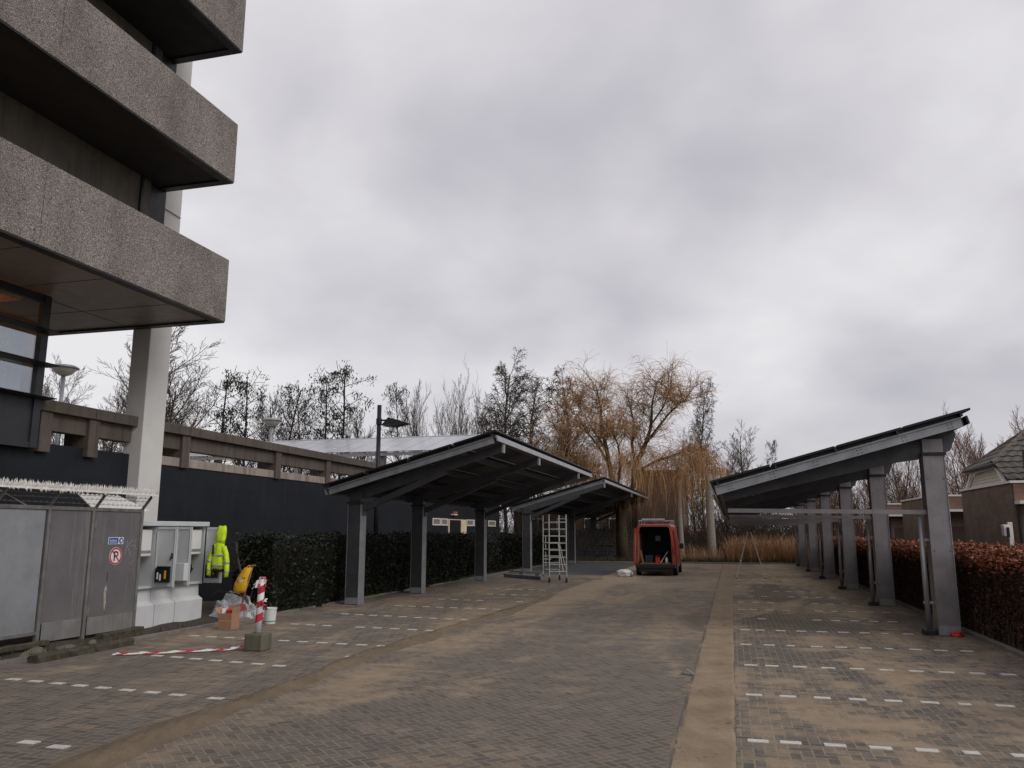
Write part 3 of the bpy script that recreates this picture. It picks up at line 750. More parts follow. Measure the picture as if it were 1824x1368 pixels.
# signs on the gate leaf
sx = gxx+.0135
def disc(b, y, z, r, x, n=36, mi=0):
    b.add([(x, y+r*math.cos(2*math.pi*i/n), z+r*math.sin(2*math.pi*i/n)) for i in range(n)], [tuple(range(n))], mi)
def ring(b, y, z, r0, r1, x, n=36, a0=0, a1=2*math.pi, mi=0):
    vs = []
    for i in range(n+1):
        t = a0+(a1-a0)*i/n
        vs += [(x, y+r0*math.cos(t), z+r0*math.sin(t)), (x, y+r1*math.cos(t), z+r1*math.sin(t))]
    b.add(vs, [(2*i, 2*i+1, 2*i+3, 2*i+2) for i in range(n)], mi)
sg = thing('no_parking_sign', 'round white no parking sign with red ring and black letter P on the gate', 'sign', (sx, 14.34, 1.6))
cy_, cz_ = 14.34, 1.6
b = MB(); b.tube([(sx-.004,cy_,cz_), (sx+.002,cy_,cz_)], .178, 40); b.build('plate', m_signw, sg)
b = MB(); ring(b, cy_, cz_, .138, .172, sx+.004); b.build('red_ring', m_signr, sg)
b = MB(); x = sx+.0055
b.add([(x, cy_-.055, cz_-.1), (x, cy_-.022, cz_-.1), (x, cy_-.022, cz_+.1), (x, cy_-.055, cz_+.1)], [(0,1,2,3)])
b.add([(x, cy_-.022, cz_+.07), (x, cy_+.012, cz_+.07), (x, cy_+.012, cz_+.1), (x, cy_-.022, cz_+.1)], [(0,1,2,3)])
b.add([(x, cy_-.022, cz_-.02), (x, cy_+.012, cz_-.02), (x, cy_+.012, cz_+.01), (x, cy_-.022, cz_+.01)], [(0,1,2,3)])
ring(b, cy_+.012, cz_+.04, .03, .06, x, 16, -math.pi/2, math.pi/2); b.build('letter', m_blk, sg)
b = MB(); x = sx+.007; q = .7071; L = .145; w = .014
b.add([(x, cy_+(-L*q-w*q), cz_+(L*q-w*q)), (x, cy_+(L*q-w*q), cz_+(-L*q-w*q)), (x, cy_+(L*q+w*q), cz_+(-L*q+w*q)), (x, cy_+(-L*q+w*q), cz_+(L*q+w*q))], [(0,1,2,3)])
b.build('red_slash', m_signr, sg)
bs = thing('safety_sign', 'small blue and white safety sign above the round no parking sign', 'sign', (sx, 14.32, 1.9))
y0, y1, z0, z1 = 14.1, 14.53, 1.84, 1.98
b = MB(); b.cbox(sx-.004, sx+.002, y0, y1, z0, z1, .002); b.build('plate', m_signw, bs)
b = MB(); b.quad((sx+.004,y0+.012,z0+.012),(sx+.004,y1-.15,z0+.012),(sx+.004,y1-.15,z1-.012),(sx+.004,y0+.012,z1-.012)); disc(b, y1-.07, (z0+z1)/2, .06, sx+.004); b.build('blue_field', m_blue, bs)
b = MB(); r4 = random.Random(11)
for z, ye in ((1.921, 14.33), (1.885, 14.34)):
    y = y0+.035
    while y < ye:
        w = r4.uniform(.008,.013); b.quad((sx+.0055,y,z-.009),(sx+.0055,y+w,z-.009),(sx+.0055,y+w,z+.009+r4.choice((0,.006))),(sx+.0055,y,z+.009)); y += w+.006
ring(b, y1-.07, 1.91, .012, .034, sx+.0055, 12, -2.2, 1.6); b.quad((sx+.0056,y1-.1,1.9),(sx+.0056,y1-.06,1.9),(sx+.0056,y1-.05,1.93),(sx+.0056,y1-.075,1.945))
b.build('white_lettering', m_signw, bs)
# scratched graffiti strokes on the gate
b = MB()
def stroke(pts, w=.006):
    for a, c in zip(pts, pts[1:]): b.beam((gxx+.0108, *a), (gxx+.0108, *c), w, .0012, (1,0,0))
stroke([(14.66,1.93),(14.62,1.62)]); stroke([(14.66,1.8),(14.83,1.94)]); stroke([(14.66,1.8),(14.8,1.58)]); stroke([(14.72,1.8),(14.9,1.81)]); stroke([(14.94,1.95),(14.88,1.9),(14.9,1.76),(14.96,1.72)]); stroke([(14.75,1.42),(14.9,1.5)], .004); stroke([(14.9,1.3),(14.96,1.1)], .004)
b.build('scratches', m_scr, dg)
b = MB(); rs = random.Random(2)
zz_ = [1.02,.96,.9,.82,.72,.62,.55]; ww = [.012,.03,.035,.03,.034,.022,.01]
vs = []
for z, w in zip(zz_, ww): o_ = rs.uniform(-.008,.008); vs += [(gxx+.0115, 14.14+o_-w+(.9-z)*.02, z), (gxx+.0115, 14.14+o_+w+(.9-z)*.02, z)]
b.add(vs, [(2*i,2*i+1,2*i+3,2*i+2) for i in range(len(zz_)-1)]); b.build('bare_patch', M('scraped pale patch', (.36,.33,.27), .7, var=.35, vscale=14), dg)
b = MB(); b.box(gxx+.0102, gxx+.0125, 14.15, 14.165, 1.1, 1.28); b.build('key_slot', m_blk, dg)
# pale lean-to roof seen over the fence
lr = thing('shed_roof', 'pale corrugated lean-to roof just behind the spiked fence', 'roof', (-13.2, 15, 2.5))
b = MB(); n = 60
vs = []
for i in range(n+1):
    t = i/n; wz = .012*math.sin(t*60)
    vs += [(-12.75, 14.1+1.72*t, 2.57+wz), (-14.0, 15.0+1.28*t, 2.93+wz), (-12.75, 14.1+1.72*t, 2.55+wz), (-14.0, 15.0+1.28*t, 2.91+wz)]
b.add(vs, [(4*i, 4*i+4, 4*i+5, 4*i+1) for i in range(n)]+[(4*i+2, 4*i+3, 4*i+7, 4*i+6) for i in range(n)]+[(4*i,4*i+2,4*i+6,4*i+4) for i in range(n)])
b.build('sheet', m_spike, lr)
b = MB()
for x, y in ((-12.85,14.3),(-12.85,15.6),(-13.8,15.0),(-13.8,16.2)): b.box(x-.03,x+.03,y-.03,y+.03,0,2.5 if x > -13 else 2.78)
b.build('frame', m_post, lr)
# timbers and stones at the foot of the fence
def rough_log(name, lab, p, q, r, m, seed, cat='timber', squash=1.):
    rr = random.Random(seed); n = 26; b = MB(); vs = []
    d = vnorm((q[0]-p[0], q[1]-p[1], 0)); sx_, sy_ = -d[1], d[0]
    sec = [(-1,-.6),(1,-.6),(1.02,.3),(.8,.62),(-.8,.66),(-1.02,.35)]
    for i in range(n+1):
        t = i/n
        for a, c in sec:
            w = r*(1+rr.uniform(-.1,.1)); o = a*w+rr.uniform(-.006,.006)
            vs.append((p[0]+(q[0]-p[0])*t+sx_*o, p[1]+(q[1]-p[1])*t+sy_*o, p[2]+c*w+rr.uniform(-.006,.006)))
    k = len(sec); b.add(vs, [(i*k+j, i*k+(j+1)%k, (i+1)*k+(j+1)%k, (i+1)*k+j) for i in range(n) for j in range(k)]+[tuple(range(k-1,-1,-1)), tuple(n*k+j for j in range(k))])
    return tag(b.build(name, m, None, p), lab, cat)
rough_log('landscape_timber', 'mossy timber lying at the edge of the paving before the fence', (-11.02, 11.2, .06), (-11.05, 13.45, .06), .1, m_log, 1)
rough_log('landscape_timber', 'weathered timber tucked right under the gate leaf', (-12.0, 13.75, .07), (-12.2, 15.15, .08), .085, m_log, 2)
rough_log('landscape_timber', 'rusty brown beam under the pale blue grey sheet', (-12.05, 9.0, .12), (-12.12, 12.6, .12), .06, m_log, 3)
r5 = random.Random(5)
def stone(x, y, s, lab, m=None):
    bm = bmesh.new(); bmesh.ops.create_icosphere(bm, subdivisions=2, radius=1)
    rr = random.Random(int(x*100+y*1000))
    k = [rr.uniform(.75,1.2) for _ in range(6)]
    for v in bm.verts:
        c = v.co; c *= 1+.16*math.sin(c.x*3+k[0]*9)+.14*math.sin(c.y*4+k[1]*7)+.1*math.sin(c.z*5+k[2]*8)
        v.co = Vector((c.x*s*k[3], c.y*s*1.4*k[4], max(c.z, -.5)*s*.6*k[5]))
    me = bpy.data.meshes.new('stone'); bm.to_mesh(me); bm.free(); me.materials.append(m or m_mossy)
    o = bpy.data.objects.new('stone', me); col.objects.link(o); o.location = (x, y, s*.22)
    for p in me.polygons: p.use_smooth = True
    return tag(o, lab, 'stone', 'stones along the fence foot')
stone(-11.75, 12.0, .16, 'largest grey stone below the gap under the pale sheet'); stone(-11.7, 12.6, .12, 'grey stone left of the white gate post'); stone(-11.8, 13.35, .1, 'small stone by the middle fence post foot'); stone(-11.6, 11.6, .1, 'small stone near the left picture edge under the fence')

# ---------------------------------------------------------------- open electrical cabinet
cb = thing('electrical_cabinet', 'pale grey open electrical cabinet with doors swung out on a white plinth', 'cabinet', (-12.6, 16.6, 0))
X0, X1 = -13.2, -12.6; Y0, Y1 = 15.4, 17.75
b = MB()
for ya, yb in ((Y0,16.02),(16.03,16.72),(16.73,Y1)):
    b.prism([(X0,0),(X1+.0,0),(X1+.0,.5),(X1-.1,.56),(X1-.12,.84),(X0,.84)], 'y', ya+.003, yb-.003)
    b.prism([(X1+.001,0),(X1+.02,0),(X1+.02,.48),(X1+.001,.5)], 'y', ya+.006, yb-.006)
b.build('plinth', m_cab2, cb)
b = MB(); b.cbox(X0, X1-.02, Y0, Y0+.03, .84, 2.22, .004); b.cbox(X0, X1-.02, Y1-.03, Y1, .84, 2.22, .004); b.box(X0, X0+.03, Y0+.03, Y1-.03, .845, 2.22); b.box(X0+.03, X1-.02, Y0+.03, Y1-.03, .85, .9)
for y in (15.93, 16.62, 17.16): b.box(X0+.03, X1-.02, y, y+.035, .9, 2.2)
b.build('body', m_cab, cb)
b = MB(); b.cbox(X0-.04, X1+.05, Y0-.06, Y1+.06, 2.22, 2.33, .012); b.build('roof', m_cab, cb)
b = MB(); b.box(X0+.031, X0+.05, Y0+.03, Y1-.03, .9, 2.2); b.build('back_panel', m_cabin, cb)
for y0, y1 in ((15.5, 15.88), (17.24, 17.68)):
    b = MB(); b.cbox(X0+.06, X1-.06, y0, y1, 1.55, 2.14, .02); mt = b.build('meter_box', m_meter, cb)
    b = MB(); b.box(X1-.059, X1-.05, y0+.03, y1-.03, 1.62, 1.68); b.build('label_strip', m_lampm, mt)
b = MB(); b.cbox(X0+.06, X1-.15, 17.28, 17.5, 1.1, 1.32, .02); b.tube([(X1-.15,17.39,1.2),(X1-.08,17.39,1.2)], .05, 12); b.build('switch', m_blk, cb)
b = MB()
for k in range(7):
    y = 17.26+.05*k; b.tube([(X0+.2,y,1.55),(X0+.22+.02*k,y+.02,1.4),(X0+.3,17.4,1.32)], .008, 5)
for k in range(5):
    y = 15.54+.05*k; b.tube([(X0+.2,y,1.55),(X0+.24,y+.03,1.3),(X0+.2,15.7,.95)], .008, 5)
b.build('wiring', m_blk, cb)
def cab_door(y, w, pocket=False, box=False, handle=True):
    b = MB(); b.cbox(X1+.005, X1+w, y, y+.025, .86, 2.2, .004)
    b.box(X1+.03, X1+.045, y-.018, y, .9, 2.16); b.box(X1+w-.045, X1+w-.03, y-.018, y, .9, 2.16); b.box(X1+.045, X1+w-.045, y-.018, y, .9, .915); b.box(X1+.045, X1+w-.045, y-.018, y, 2.145, 2.16)
    d = b.build('door', m_cab, cb)
    if pocket:
        b = MB(); b.box(X1+.09, X1+w-.09, y-.07, y-.02, .98, 1.0); b.box(X1+.09, X1+w-.09, y-.075, y-.07, .98, 1.26); b.box(X1+.09, X1+.1, y-.07, y-.02, .98, 1.3); b.box(X1+w-.1, X1+w-.09, y-.07, y-.02, .98, 1.3); b.box(X1+.09, X1+w-.09, y-.022, y-.018, .98, 1.33)
        b.build('document_pocket', m_blk, d)
        b = MB(); b.box(X1+.15, X1+.18, y-.09, y-.076, 1.05, 1.2); b.box(X1+.22, X1+.25, y-.09, y-.076, 1.02, 1.16); b.build('papers', m_meter, d)
        b = MB(); b.box(X1+w-.2, X1+w-.16, y-.092, y-.076, 1.06, 1.24); b.build('orange_tool', M('orange handle', (.8,.35,.02), .5), d)
    if box:
        b = MB(); b.cbox(X1+.06, X1+w-.02, y-.17, y-.019, .98, 1.38, .012); b.build('filter_housing', m_cab2, d)
    if handle:
        b = MB(); b.cbox(X1+w-.085, X1+w-.055, y-.05, y-.019, 1.5, 1.62, .006); b.tube([(X1+w-.07, y-.04, 1.58), (X1+w-.1, y-.06, 1.46)], .012, 8); b.build('lever_handle', m_blk, d)
    b = MB(); b.box(X1+.05, X1+w-.06, y-.06, y-.02, .885, .9); b.build('door_stay', m_galv, d)
cab_door(15.94, .54, True); cab_door(16.63, .42, False, True, False); cab_door(17.76, .5, True, False, False)

# hi-vis jacket hung over the corner of the far door: hood up top, body, two sleeves
jk = thing('hi_vis_jacket', 'fluorescent yellow work jacket with silver bands hung on the open cabinet door', 'jacket', (-12.12, 17.66, 1.0))
def blob_loft(rings, n=20):
    # rings: (cx, cy, z, rx, ry, tilt)
    b = MB(); vs = []; r6 = random.Random(4)
    for k, (cx, cy, z, rx, ry) in enumerate(rings):
        for j in range(n):
            t = 2*math.pi*j/n; w = 1+.11*math.sin(5*t+z*9)+.07*math.sin(9*t-z*17)+.05*math.sin(3*t+z*31)
            vs.append((cx+rx*math.cos(t)*w, cy+ry*math.sin(t)*w, z+.014*math.sin(4*t+z*7)))
    fs = []
    for k in range(len(rings)-1):
        for j in range(n): q = k*n; fs.append((q+j, q+(j+1)%n, q+n+(j+1)%n, q+n+j))
    fs.append(tuple(range(n-1,-1,-1))); fs.append(tuple((len(rings)-1)*n+j for j in range(n)))
    b.add(vs, fs); return b
jx, jy = -12.12, 17.62
b = blob_loft([(jx,jy,1.2,.17,.07),(jx,jy,1.3,.175,.08),(jx-.01,jy,1.45,.17,.085),(jx-.01,jy+.01,1.6,.155,.085),(jx,jy+.02,1.73,.135,.08),(jx+.01,jy+.03,1.84,.1,.07)])
bd = b.build('body', m_hivis, jk, smooth=True)
b = blob_loft([(jx+.02,jy+.03,1.8,.1,.07),(jx+.02,jy+.03,1.92,.125,.085),(jx+.01,jy+.05,2.07,.13,.08),(jx+.01,jy+.07,2.17,.12,.06),(jx,jy+.09,2.23,.1,.03)])
b.build('hood', m_hivis, jk, smooth=True)
for s, x1, zz in ((-1, -.22, 1.06), (1, .27, 1.02)):
    b = blob_loft([(jx+x1*.98,jy-.03,zz,.045,.05),(jx+x1,jy-.03,zz+.16,.055,.06),(jx+x1*.95,jy-.02,zz+.36,.062,.065),(jx+x1*.75,jy,zz+.55,.065,.065),(jx+x1*.45,jy+.02,zz+.72,.06,.06)], 14)
    sl_ = b.build('sleeve', m_hivis, jk, smooth=True)
    b = blob_loft([(jx+x1*.985,jy-.03,zz+.1,.054,.059),(jx+x1,jy-.03,zz+.15,.058,.063)], 14); b.build('reflective_band', m_refl, sl_, smooth=True)
    b = blob_loft([(jx+x1*.97,jy-.025,zz+.31,.064,.068),(jx+x1*.95,jy-.02,zz+.36,.066,.069)], 14); b.build('reflective_band', m_refl, sl_, smooth=True)
for z in (1.26, 1.5):
    b = blob_loft([(jx-.005,jy,z,.182,.088),(jx-.005,jy,z+.05,.181,.09)]); b.build('reflective_band', m_refl, bd, smooth=True)
b = blob_loft([(jx,jy,1.14,.165,.066),(jx,jy,1.2,.172,.071)]); b.build('hem', m_navy, jk, smooth=True)
b = MB(); b.cbox(jx-.12, jx-.07, jy-.1, jy-.085, 1.55, 1.78, .004); b.build('pocket_flap', m_navy, jk)

# plastic sheeting heap beside the cabinet
def heap(x0, x1, y0, y1, hf, n, name, m, lab, cat):
    b = MB(); vs = []; fs = []
    for j in range(n+1):
        for i in range(n+1):
            u, v = i/n, j/n; x = x0+(x1-x0)*u; y = y0+(y1-y0)*v
            vs.append((x+.05*math.sin(v*17+u*5), y+.05*math.sin(u*13), hf(u, v)))
    for j in range(n):
        for i in range(n): q = j*(n+1)+i; fs.append((q,q+1,q+n+2,q+n+1))
    b.add(vs, fs); return tag(b.build(name, m, None, ((x0+x1)/2,(y0+y1)/2,0), False), lab, cat)
def hf(u, v):
    e = min(u, 1-u, v, 1-v)
    g = math.exp(-((u-.35)**2*7+(v-.5)**2*7))
    return max(.0, min(1, e*9))*(.52*g+.09*math.sin(u*19+v*11)*math.sin(v*23-u*7)+.05*math.sin(u*41)*math.sin(v*37)+.06)+.015
heap(-12.6, -11.35, 17.95, 18.9, hf, 26, 'plastic_sheeting', m_film, 'crumpled clear plastic sheeting heaped beside the cabinet plinth', 'plastic sheet')

# yellow bag hung on a spade leaning into the hedge
sp = thing('spade', 'spade with wooden shaft and faded red blade standing by the hedge', 'spade', (-11.72, 18.1, .0))
b = MB(); b.tube([(-11.72,18.1,.3),(-11.52,18.2,1.25)], .018, 8); b.build('shaft', m_wood, sp, smooth=True)
b = MB(); b.tube([(-11.6,18.17,1.25),(-11.44,18.2,1.27)], .02, 8); b.build('grip', m_wood, sp)
b = MB(); b.prism([(-11.9,.03),(-11.56,.03),(-11.53,.22),(-11.6,.34),(-11.7,.36),(-11.82,.33),(-11.92,.2)], 'y', 18.07, 18.09); b.build('blade', m_redpl, sp)
bg = thing('yellow_bag', 'yellow plastic bag hanging from the grip of the spade', 'bag', (-11.62, 18.0, .6))
b = blob_loft([(-11.74,18.02,.62,.1,.03),(-11.75,18.02,.68,.17,.06),(-11.72,18.02,.82,.16,.075),(-11.66,18.04,1.0,.13,.06),(-11.6,18.07,1.14,.11,.04),(-11.58,18.1,1.21,.1,.02)], 18); b.build('pouch', m_yellow, bg, smooth=True)
b = MB(); b.tube([(-11.66,18.1,1.2),(-11.6,18.15,1.27),(-11.52,18.13,1.2)], .01, 6); b.build('handle', m_yellow, bg)
b = MB(); b.tube([(-11.68,17.955,.92),(-11.68,17.945,.92)], .05, 16); b.build('print', m_signw, bg)

# open cardboard box of tape rolls
bx = thing('cardboard_box', 'open brown cardboard box with red things inside on the sandy edge', 'box', (-10.55, 16.1, 0))
b = MB(); x0, x1, y0, y1, hh = -10.9, -10.58, 16.0, 16.3, .34
b.box(x0, x1, y0, y0+.012, 0, hh); b.box(x0, x1, y1-.012, y1, 0, hh+.04); b.box(x0, x0+.012, y0+.012, y1-.012, 0, hh); b.box(x1-.012, x1, y0+.012, y1-.012, 0, hh); b.box(x0+.012, x1-.012, y0+.012, y1-.012, .005, .02)
b.build('carton', m_card, bx)
b = MB(); b.add([(x0,y0,hh),(x0,y1,hh),(x0-.11,y1-.03,hh+.12),(x0-.13,y0+.03,hh+.1)], [(0,1,2,3),(3,2,1,0)]); b.add([(x0,y1,hh+.04),(x1,y1,hh+.04),(x1-.02,y1+.03,hh+.16),(x0+.02,y1+.04,hh+.14)], [(0,1,2,3),(3,2,1,0)]); b.add([(x1,y0,hh),(x1,y1,hh),(x1+.02,y1,hh+.13),(x1+.015,y0,hh+.12)], [(0,1,2,3),(3,2,1,0)]); b.build('flap', m_card, bx)
b = MB(); b.box(x0+.0, x1-.0, y0-.002, y0-.0008, .17, .2); b.build('seam_tape', M('tan tape', (.42,.27,.17), .4), bx)
o = MB(); o.cbox(-10.77, -10.6, 16.06, 16.24, .2, .42, .02); tag(o.build('red_case', m_red, None, (-10.7,16.15,.03)), 'red plastic case sticking out of the cardboard box', 'case')
o = MB(); o.beam((-10.84,16.06,.2),(-10.86,16.14,.43), .08, .03); tag(o.build('packet', m_signw, None, (-10.78,16.1,.22)), 'white packet beside the red case in the cardboard box', 'packet')

# white bucket
bk = thing('bucket', 'white plastic bucket with green band behind the striped post', 'bucket', (-10.42, 17.3, 0))
bx_, by_, k_ = -10.42, 17.3, .74
b = MB(); b.lathe(bx_, by_, [(r*k_, z*.95) for r, z in ((.0,0),(.16,0),(.165,.02),(.185,.34),(.2,.345),(.2,.375),(.19,.38),(.175,.37),(.16,.05),(0,.04))], 24); b.build('pail', m_bucket, bk, smooth=False)
b = MB(); b.lathe(bx_, by_, [(r*k_, z*.95) for r, z in ((.1685,.05),(.1715,.075),(.1735,.075),(.17,.05))], 24); b.build('green_band', m_green, bk)
b = MB(); b.tube([(bx_+.15*math.cos(t),by_-.03-.08*math.sin(t),.31-.14*math.sin(t)) for t in [math.pi*k/10 for k in range(11)]], .005, 5); b.build('handle', m_bucket, bk)

# striped temporary post in a concrete foot
pt = thing('barrier_post', 'post wrapped in red and white tape standing in a concrete foot', 'post', (-8.26, 13.5, 0))
b = MB(); b.cbox(-8.5, -8.14, 13.27, 13.62, 0, .3, .025); b.build('concrete_foot', m_mossy, pt)
px, py = -8.31, 13.45
b = MB(); b.tube([(px-.03,py,.31),(px+.005,py,1.24)], .06, 14); b.build('pole', m_signw, pt, smooth=True)
b = MB()
def band(z0, z1, tw=.0, m=0):
    n = 16; vs = []
    for zz, ph in ((z0, 0), (z1, tw)):
        for j in range(n):
            t = 2*math.pi*j/n; vs.append((px-.03+.044*(zz-.31)+.0635*math.cos(t), py+.0635*math.sin(t), zz+.03*math.sin(t+1)))
    b.add(vs, [(j,(j+1)%n,n+(j+1)%n,n+j) for j in range(n)])
for z0, z1 in ((1.0,1.13),(.76,.87),(.5,.64)): band(z0, z1)
b.build('red_stripe', m_signr, pt, smooth=True)
b = MB(); rr = random.Random(9)
for k in range(16):
    t = rr.uniform(0, 6.28); z = rr.choice((1.2,1.18,.82,.8)); r0 = .07; p0 = (px+r0*math.cos(t), py+r0*math.sin(t), z+rr.uniform(-.04,.05))
    d = rr.uniform(.04,.12); p1 = (px+(r0+d)*math.cos(t+.5), py+(r0+d)*math.sin(t+.5), p0[2]-rr.uniform(-.05,.14))
    b.beam(p0, p1, .045, .003, (0,0,1), k % 2)
for k in range(8):
    t = 6.28*k/8; b.beam((px+.01+.05*math.cos(t),py+.05*math.sin(t),1.2),(px+.01+.04*math.cos(t+1.5),py+.04*math.sin(t+1.5),1.28), .06, .004, (0,0,1), k % 2)
b.build('tape_knot', [m_signw, m_signr], pt)
# tape trailing over the paving
b = MB(); pts = [(-8.5,13.45,.13),(-8.62,13.4,.05),(-8.75,13.22,.025),(-9.0,13.05,.02),(-9.3,12.82,.024),(-9.6,12.62,.02),(-9.9,12.45,.022),(-10.2,12.27,.02),(-10.35,12.2,.018)]
fine_ = []
for a, c in zip(pts, pts[1:]):
    for k in range(5): t = k/5; fine_.append((a[0]+(c[0]-a[0])*t, a[1]+(c[1]-a[1])*t, a[2]+(c[2]-a[2])*t))
fine_.append(pts[-1])
vs = []; n = len(fine_)
for k, p in enumerate(fine_):
    tw = .6+.3*math.sin(k*1.7); w = .045
    a = fine_[max(k-1,0)]; c = fine_[min(k+1,n-1)]; d = vnorm((c[0]-a[0], c[1]-a[1], 0)); sdv = (-d[1], d[0])
    vs += [(p[0]+sdv[0]*w*math.cos(tw), p[1]+sdv[1]*w*math.cos(tw), p[2]), (p[0]-sdv[0]*w*math.cos(tw), p[1]-sdv[1]*w*math.cos(tw), p[2]+w*abs(math.sin(tw)))]
b.add(vs, [(2*k,2*k+1,2*k+3,2*k+2) for k in range(n-1)])
o = b.build('barrier_tape', m_tape, None, (-9, 13, 0)); tag(o, 'red and white barrier tape trailing over the paving from the concrete foot', 'tape')
uv = o.data.uv_layers.new(name='UVMap')
for poly in o.data.polygons:
    for li in poly.loop_indices:
        vi = o.data.loops[li].vertex_index; uv.data[li].uv = ((vi//2)*.13, vi % 2)

# ---------------------------------------------------------------- lamp posts
lp = thing('street_lamp', 'slim black street lamp with a slanted shade rising behind the left carport', 'street lamp', (-13.0, 28.7, 0))
b = MB(); b.tube([(-13.0,28.7,0),(-13.0,28.7,6.93)], .085, 14); b.build('pole', m_polek, lp, smooth=True)
b = MB(); b.tube([(-13,28.7,6.17),(-13,28.7,6.4)], .115, 14); b.tube([(-12.9,28.7,6.33),(-12.6,28.7,6.33)], .035, 8); b.build('bracket', m_polek, lp)
b = MB(); b.add([(-12.78,28.4,6.1),(-12.78,29.0,6.1),(-12.5,29.0,6.4),(-12.5,28.4,6.4),(-11.75,28.45,6.17),(-11.75,28.95,6.17),(-12.4,28.4,6.06),(-12.4,29.0,6.06)],
    [(3,2,5,4),(0,1,2,3),(0,3,4,6),(1,7,5,2),(0,6,7,1),(6,4,5,7)]); b.build('lamp_shade', M('dark lamp shade', (.05,.05,.052), .3, .3), lp)
b = MB(); b.add([(-12.5,28.42,6.412),(-12.5,28.98,6.412),(-11.75,28.97,6.182),(-11.75,28.43,6.182)], [(3,2,1,0)]); b.build('shade_top', m_galv, lp)
def mush(x, y, zt, lab, s=1.):
    t = thing('deck_lamp', lab, 'street lamp', (x, y, 3.6), 'mushroom lamps on the deck')
    b = MB(); b.tube([(x,y,3.6),(x,y,zt-.4*s)], .075*s, 12); b.build('pole', m_lampm, t, smooth=True)
    b = MB(); b.lathe(x, y, [(0,zt-.44*s),(.14*s,zt-.42*s),(.3*s,zt-.33*s),(.42*s,zt-.2*s),(.44*s,zt-.14*s),(0,zt-.14*s)], 24); b.build('lamp_bowl', m_lamp, t, smooth=True)
    b = MB(); b.lathe(x, y, [(.44*s,zt-.155*s),(.52*s,zt-.14*s),(.53*s,zt-.1*s),(.42*s,zt-.035*s),(.2*s,zt),(0,zt)], 24); b.build('lamp_cap', m_lampm, t, smooth=True)
mush(-24.5, 25, 8.4, 'pale mushroom lamp beside the office tower windows')
mush(-23.1, 37.5, 7.95, 'small mushroom lamp rising over the concrete balustrade')

# ---------------------------------------------------------------- scaffold tower, ladder, planks
sc = thing('scaffold_tower', 'aluminium rolling scaffold tower under the edge of the farther carport', 'scaffold', (-7.4, 34.8, 0))
fr = [((-7.42, 33.8), (-6.72, 33.95)), ((-8.1, 35.65), (-7.4, 35.8))]
for k, (a, c) in enumerate(fr):
    b = MB()
    for p in (a, c): b.tube([(*p, .22), (*p, 2.8)], .03, 8)
    z = .45
    while z < 2.75: b.tube([(*a, z), (*c, z)], .024, 6); z += .29
    if k == 0:
        m_ = ((a[0]*.42+c[0]*.58), (a[1]*.42+c[1]*.58)); b.tube([(*m_, 1.6), (*m_, 2.78)], .02, 6)
    b.build('ladder_frame', m_alu, sc)
b = MB()
b.tube([(-6.72,33.95,.45),(-7.4,35.8,1.6)], .02, 6); b.tube([(-7.42,33.8,.48),(-8.1,35.65,.48)], .02, 6); b.tube([(-7.42,33.8,1.6),(-8.1,35.65,1.6)], .02, 6); b.tube([(-6.72,33.95,1.62),(-7.4,35.8,1.62)], .02, 6); b.tube([(-7.42,33.8,2.5),(-8.1,35.65,2.5)], .02, 6); b.tube([(-6.72,33.95,.5),(-7.4,35.8,.5)], .02, 6)
b.tube([(-7.05,33.88,1.6),(-6.85,33.92,.45)], .024, 6)
b.build('brace', m_alu, sc)
b = MB()
for z in (.6, 1.3): b.beam((-8.1,35.65,z+.3),(-7.75,35.72,z+.3), .03, .04); b.tube([(-7.95,35.5,z),(-7.95,35.5,z+.62)], .02, 6)
b.build('guard_frame', m_alu, sc)
for p in (fr[0][0], fr[0][1], fr[1][0], fr[1][1]):
    b = MB(); b.tube([(p[0]-.03,p[1],.09),(p[0]+.03,p[1],.09)], .09, 14); b.tube([(p[0],p[1],.1),(p[0],p[1],.23)], .025, 8); b.build('castor', m_rubber, sc)
ld = thing('step_ladder', 'open aluminium step ladder standing in the bay under the long carport', 'ladder', (.75, 39, 0))
b = MB()
ap = (.78, 39.1, 2.12)
for y in (38.85, 39.3):
    b.beam((.12,y,0),(.72,39.07+(y-39.07)*.6,2.1), .06, .03)
for k in range(1, 8):
    t = k/8; hw = .225*(1-.4*t); x = .12+.6*t; b.box(x-.05, x+.05, 39.07-hw, 39.07+hw, 2.1*t-.012, 2.1*t+.012)
b.build('step_side', m_alu, ld)
b = MB()
for y in (38.85, 39.3): b.beam((1.38,y,0),(.84,39.07+(y-39.07)*.6,2.08), .045, .03)
for t in (.2, .55, .85): hw = .225*(1-.4*t); x = 1.38-.54*t; b.tube([(x,39.07-hw,2.08*t),(x,39.07+hw,2.08*t)], .014, 6)
b.build('rear_frame', m_alu, ld)
b = MB(); b.cbox(.66, .9, 38.9, 39.24, 2.09, 2.13, .01); b.build('top_cap', m_blk, ld)
b = MB()
for x, y in ((.12,38.85),(.12,39.3),(1.38,38.85),(1.38,39.3)): b.box(x-.035,x+.035,y-.03,y+.03,-.0,.04)
b.build('rubber_foot', m_blk, ld)
b = MB(); b.beam((-10.3,37.4,.08),(-8.1,35.5,.08), .2, .14); tag(b.build('concrete_beam', m_kerb, None, (-9.2,36.5,0)), 'long grey beam lying on the paving left of the scaffold', 'beam')
b = MB(); b.beam((-10.6,39.2,.22),(-8.5,37.2,.2), .12, .05); b.box(-9.9,-9.7,38.4,38.6,0,.19); b.box(-8.9,-8.7,37.4,37.6,0,.17); tag(b.build('metal_rail', m_galv, None, (-9.6,38.2,0)), 'shiny rail on blocks lying behind the long grey beam', 'rail')
b = MB(); b.beam((-7.0,36.5,.04),(-5.6,36.7,.04), .14, .05); tag(b.build('loose_board', m_tim, None, (-6.3,36.6,0)), 'pale loose board on the paving right of the scaffold', 'board')
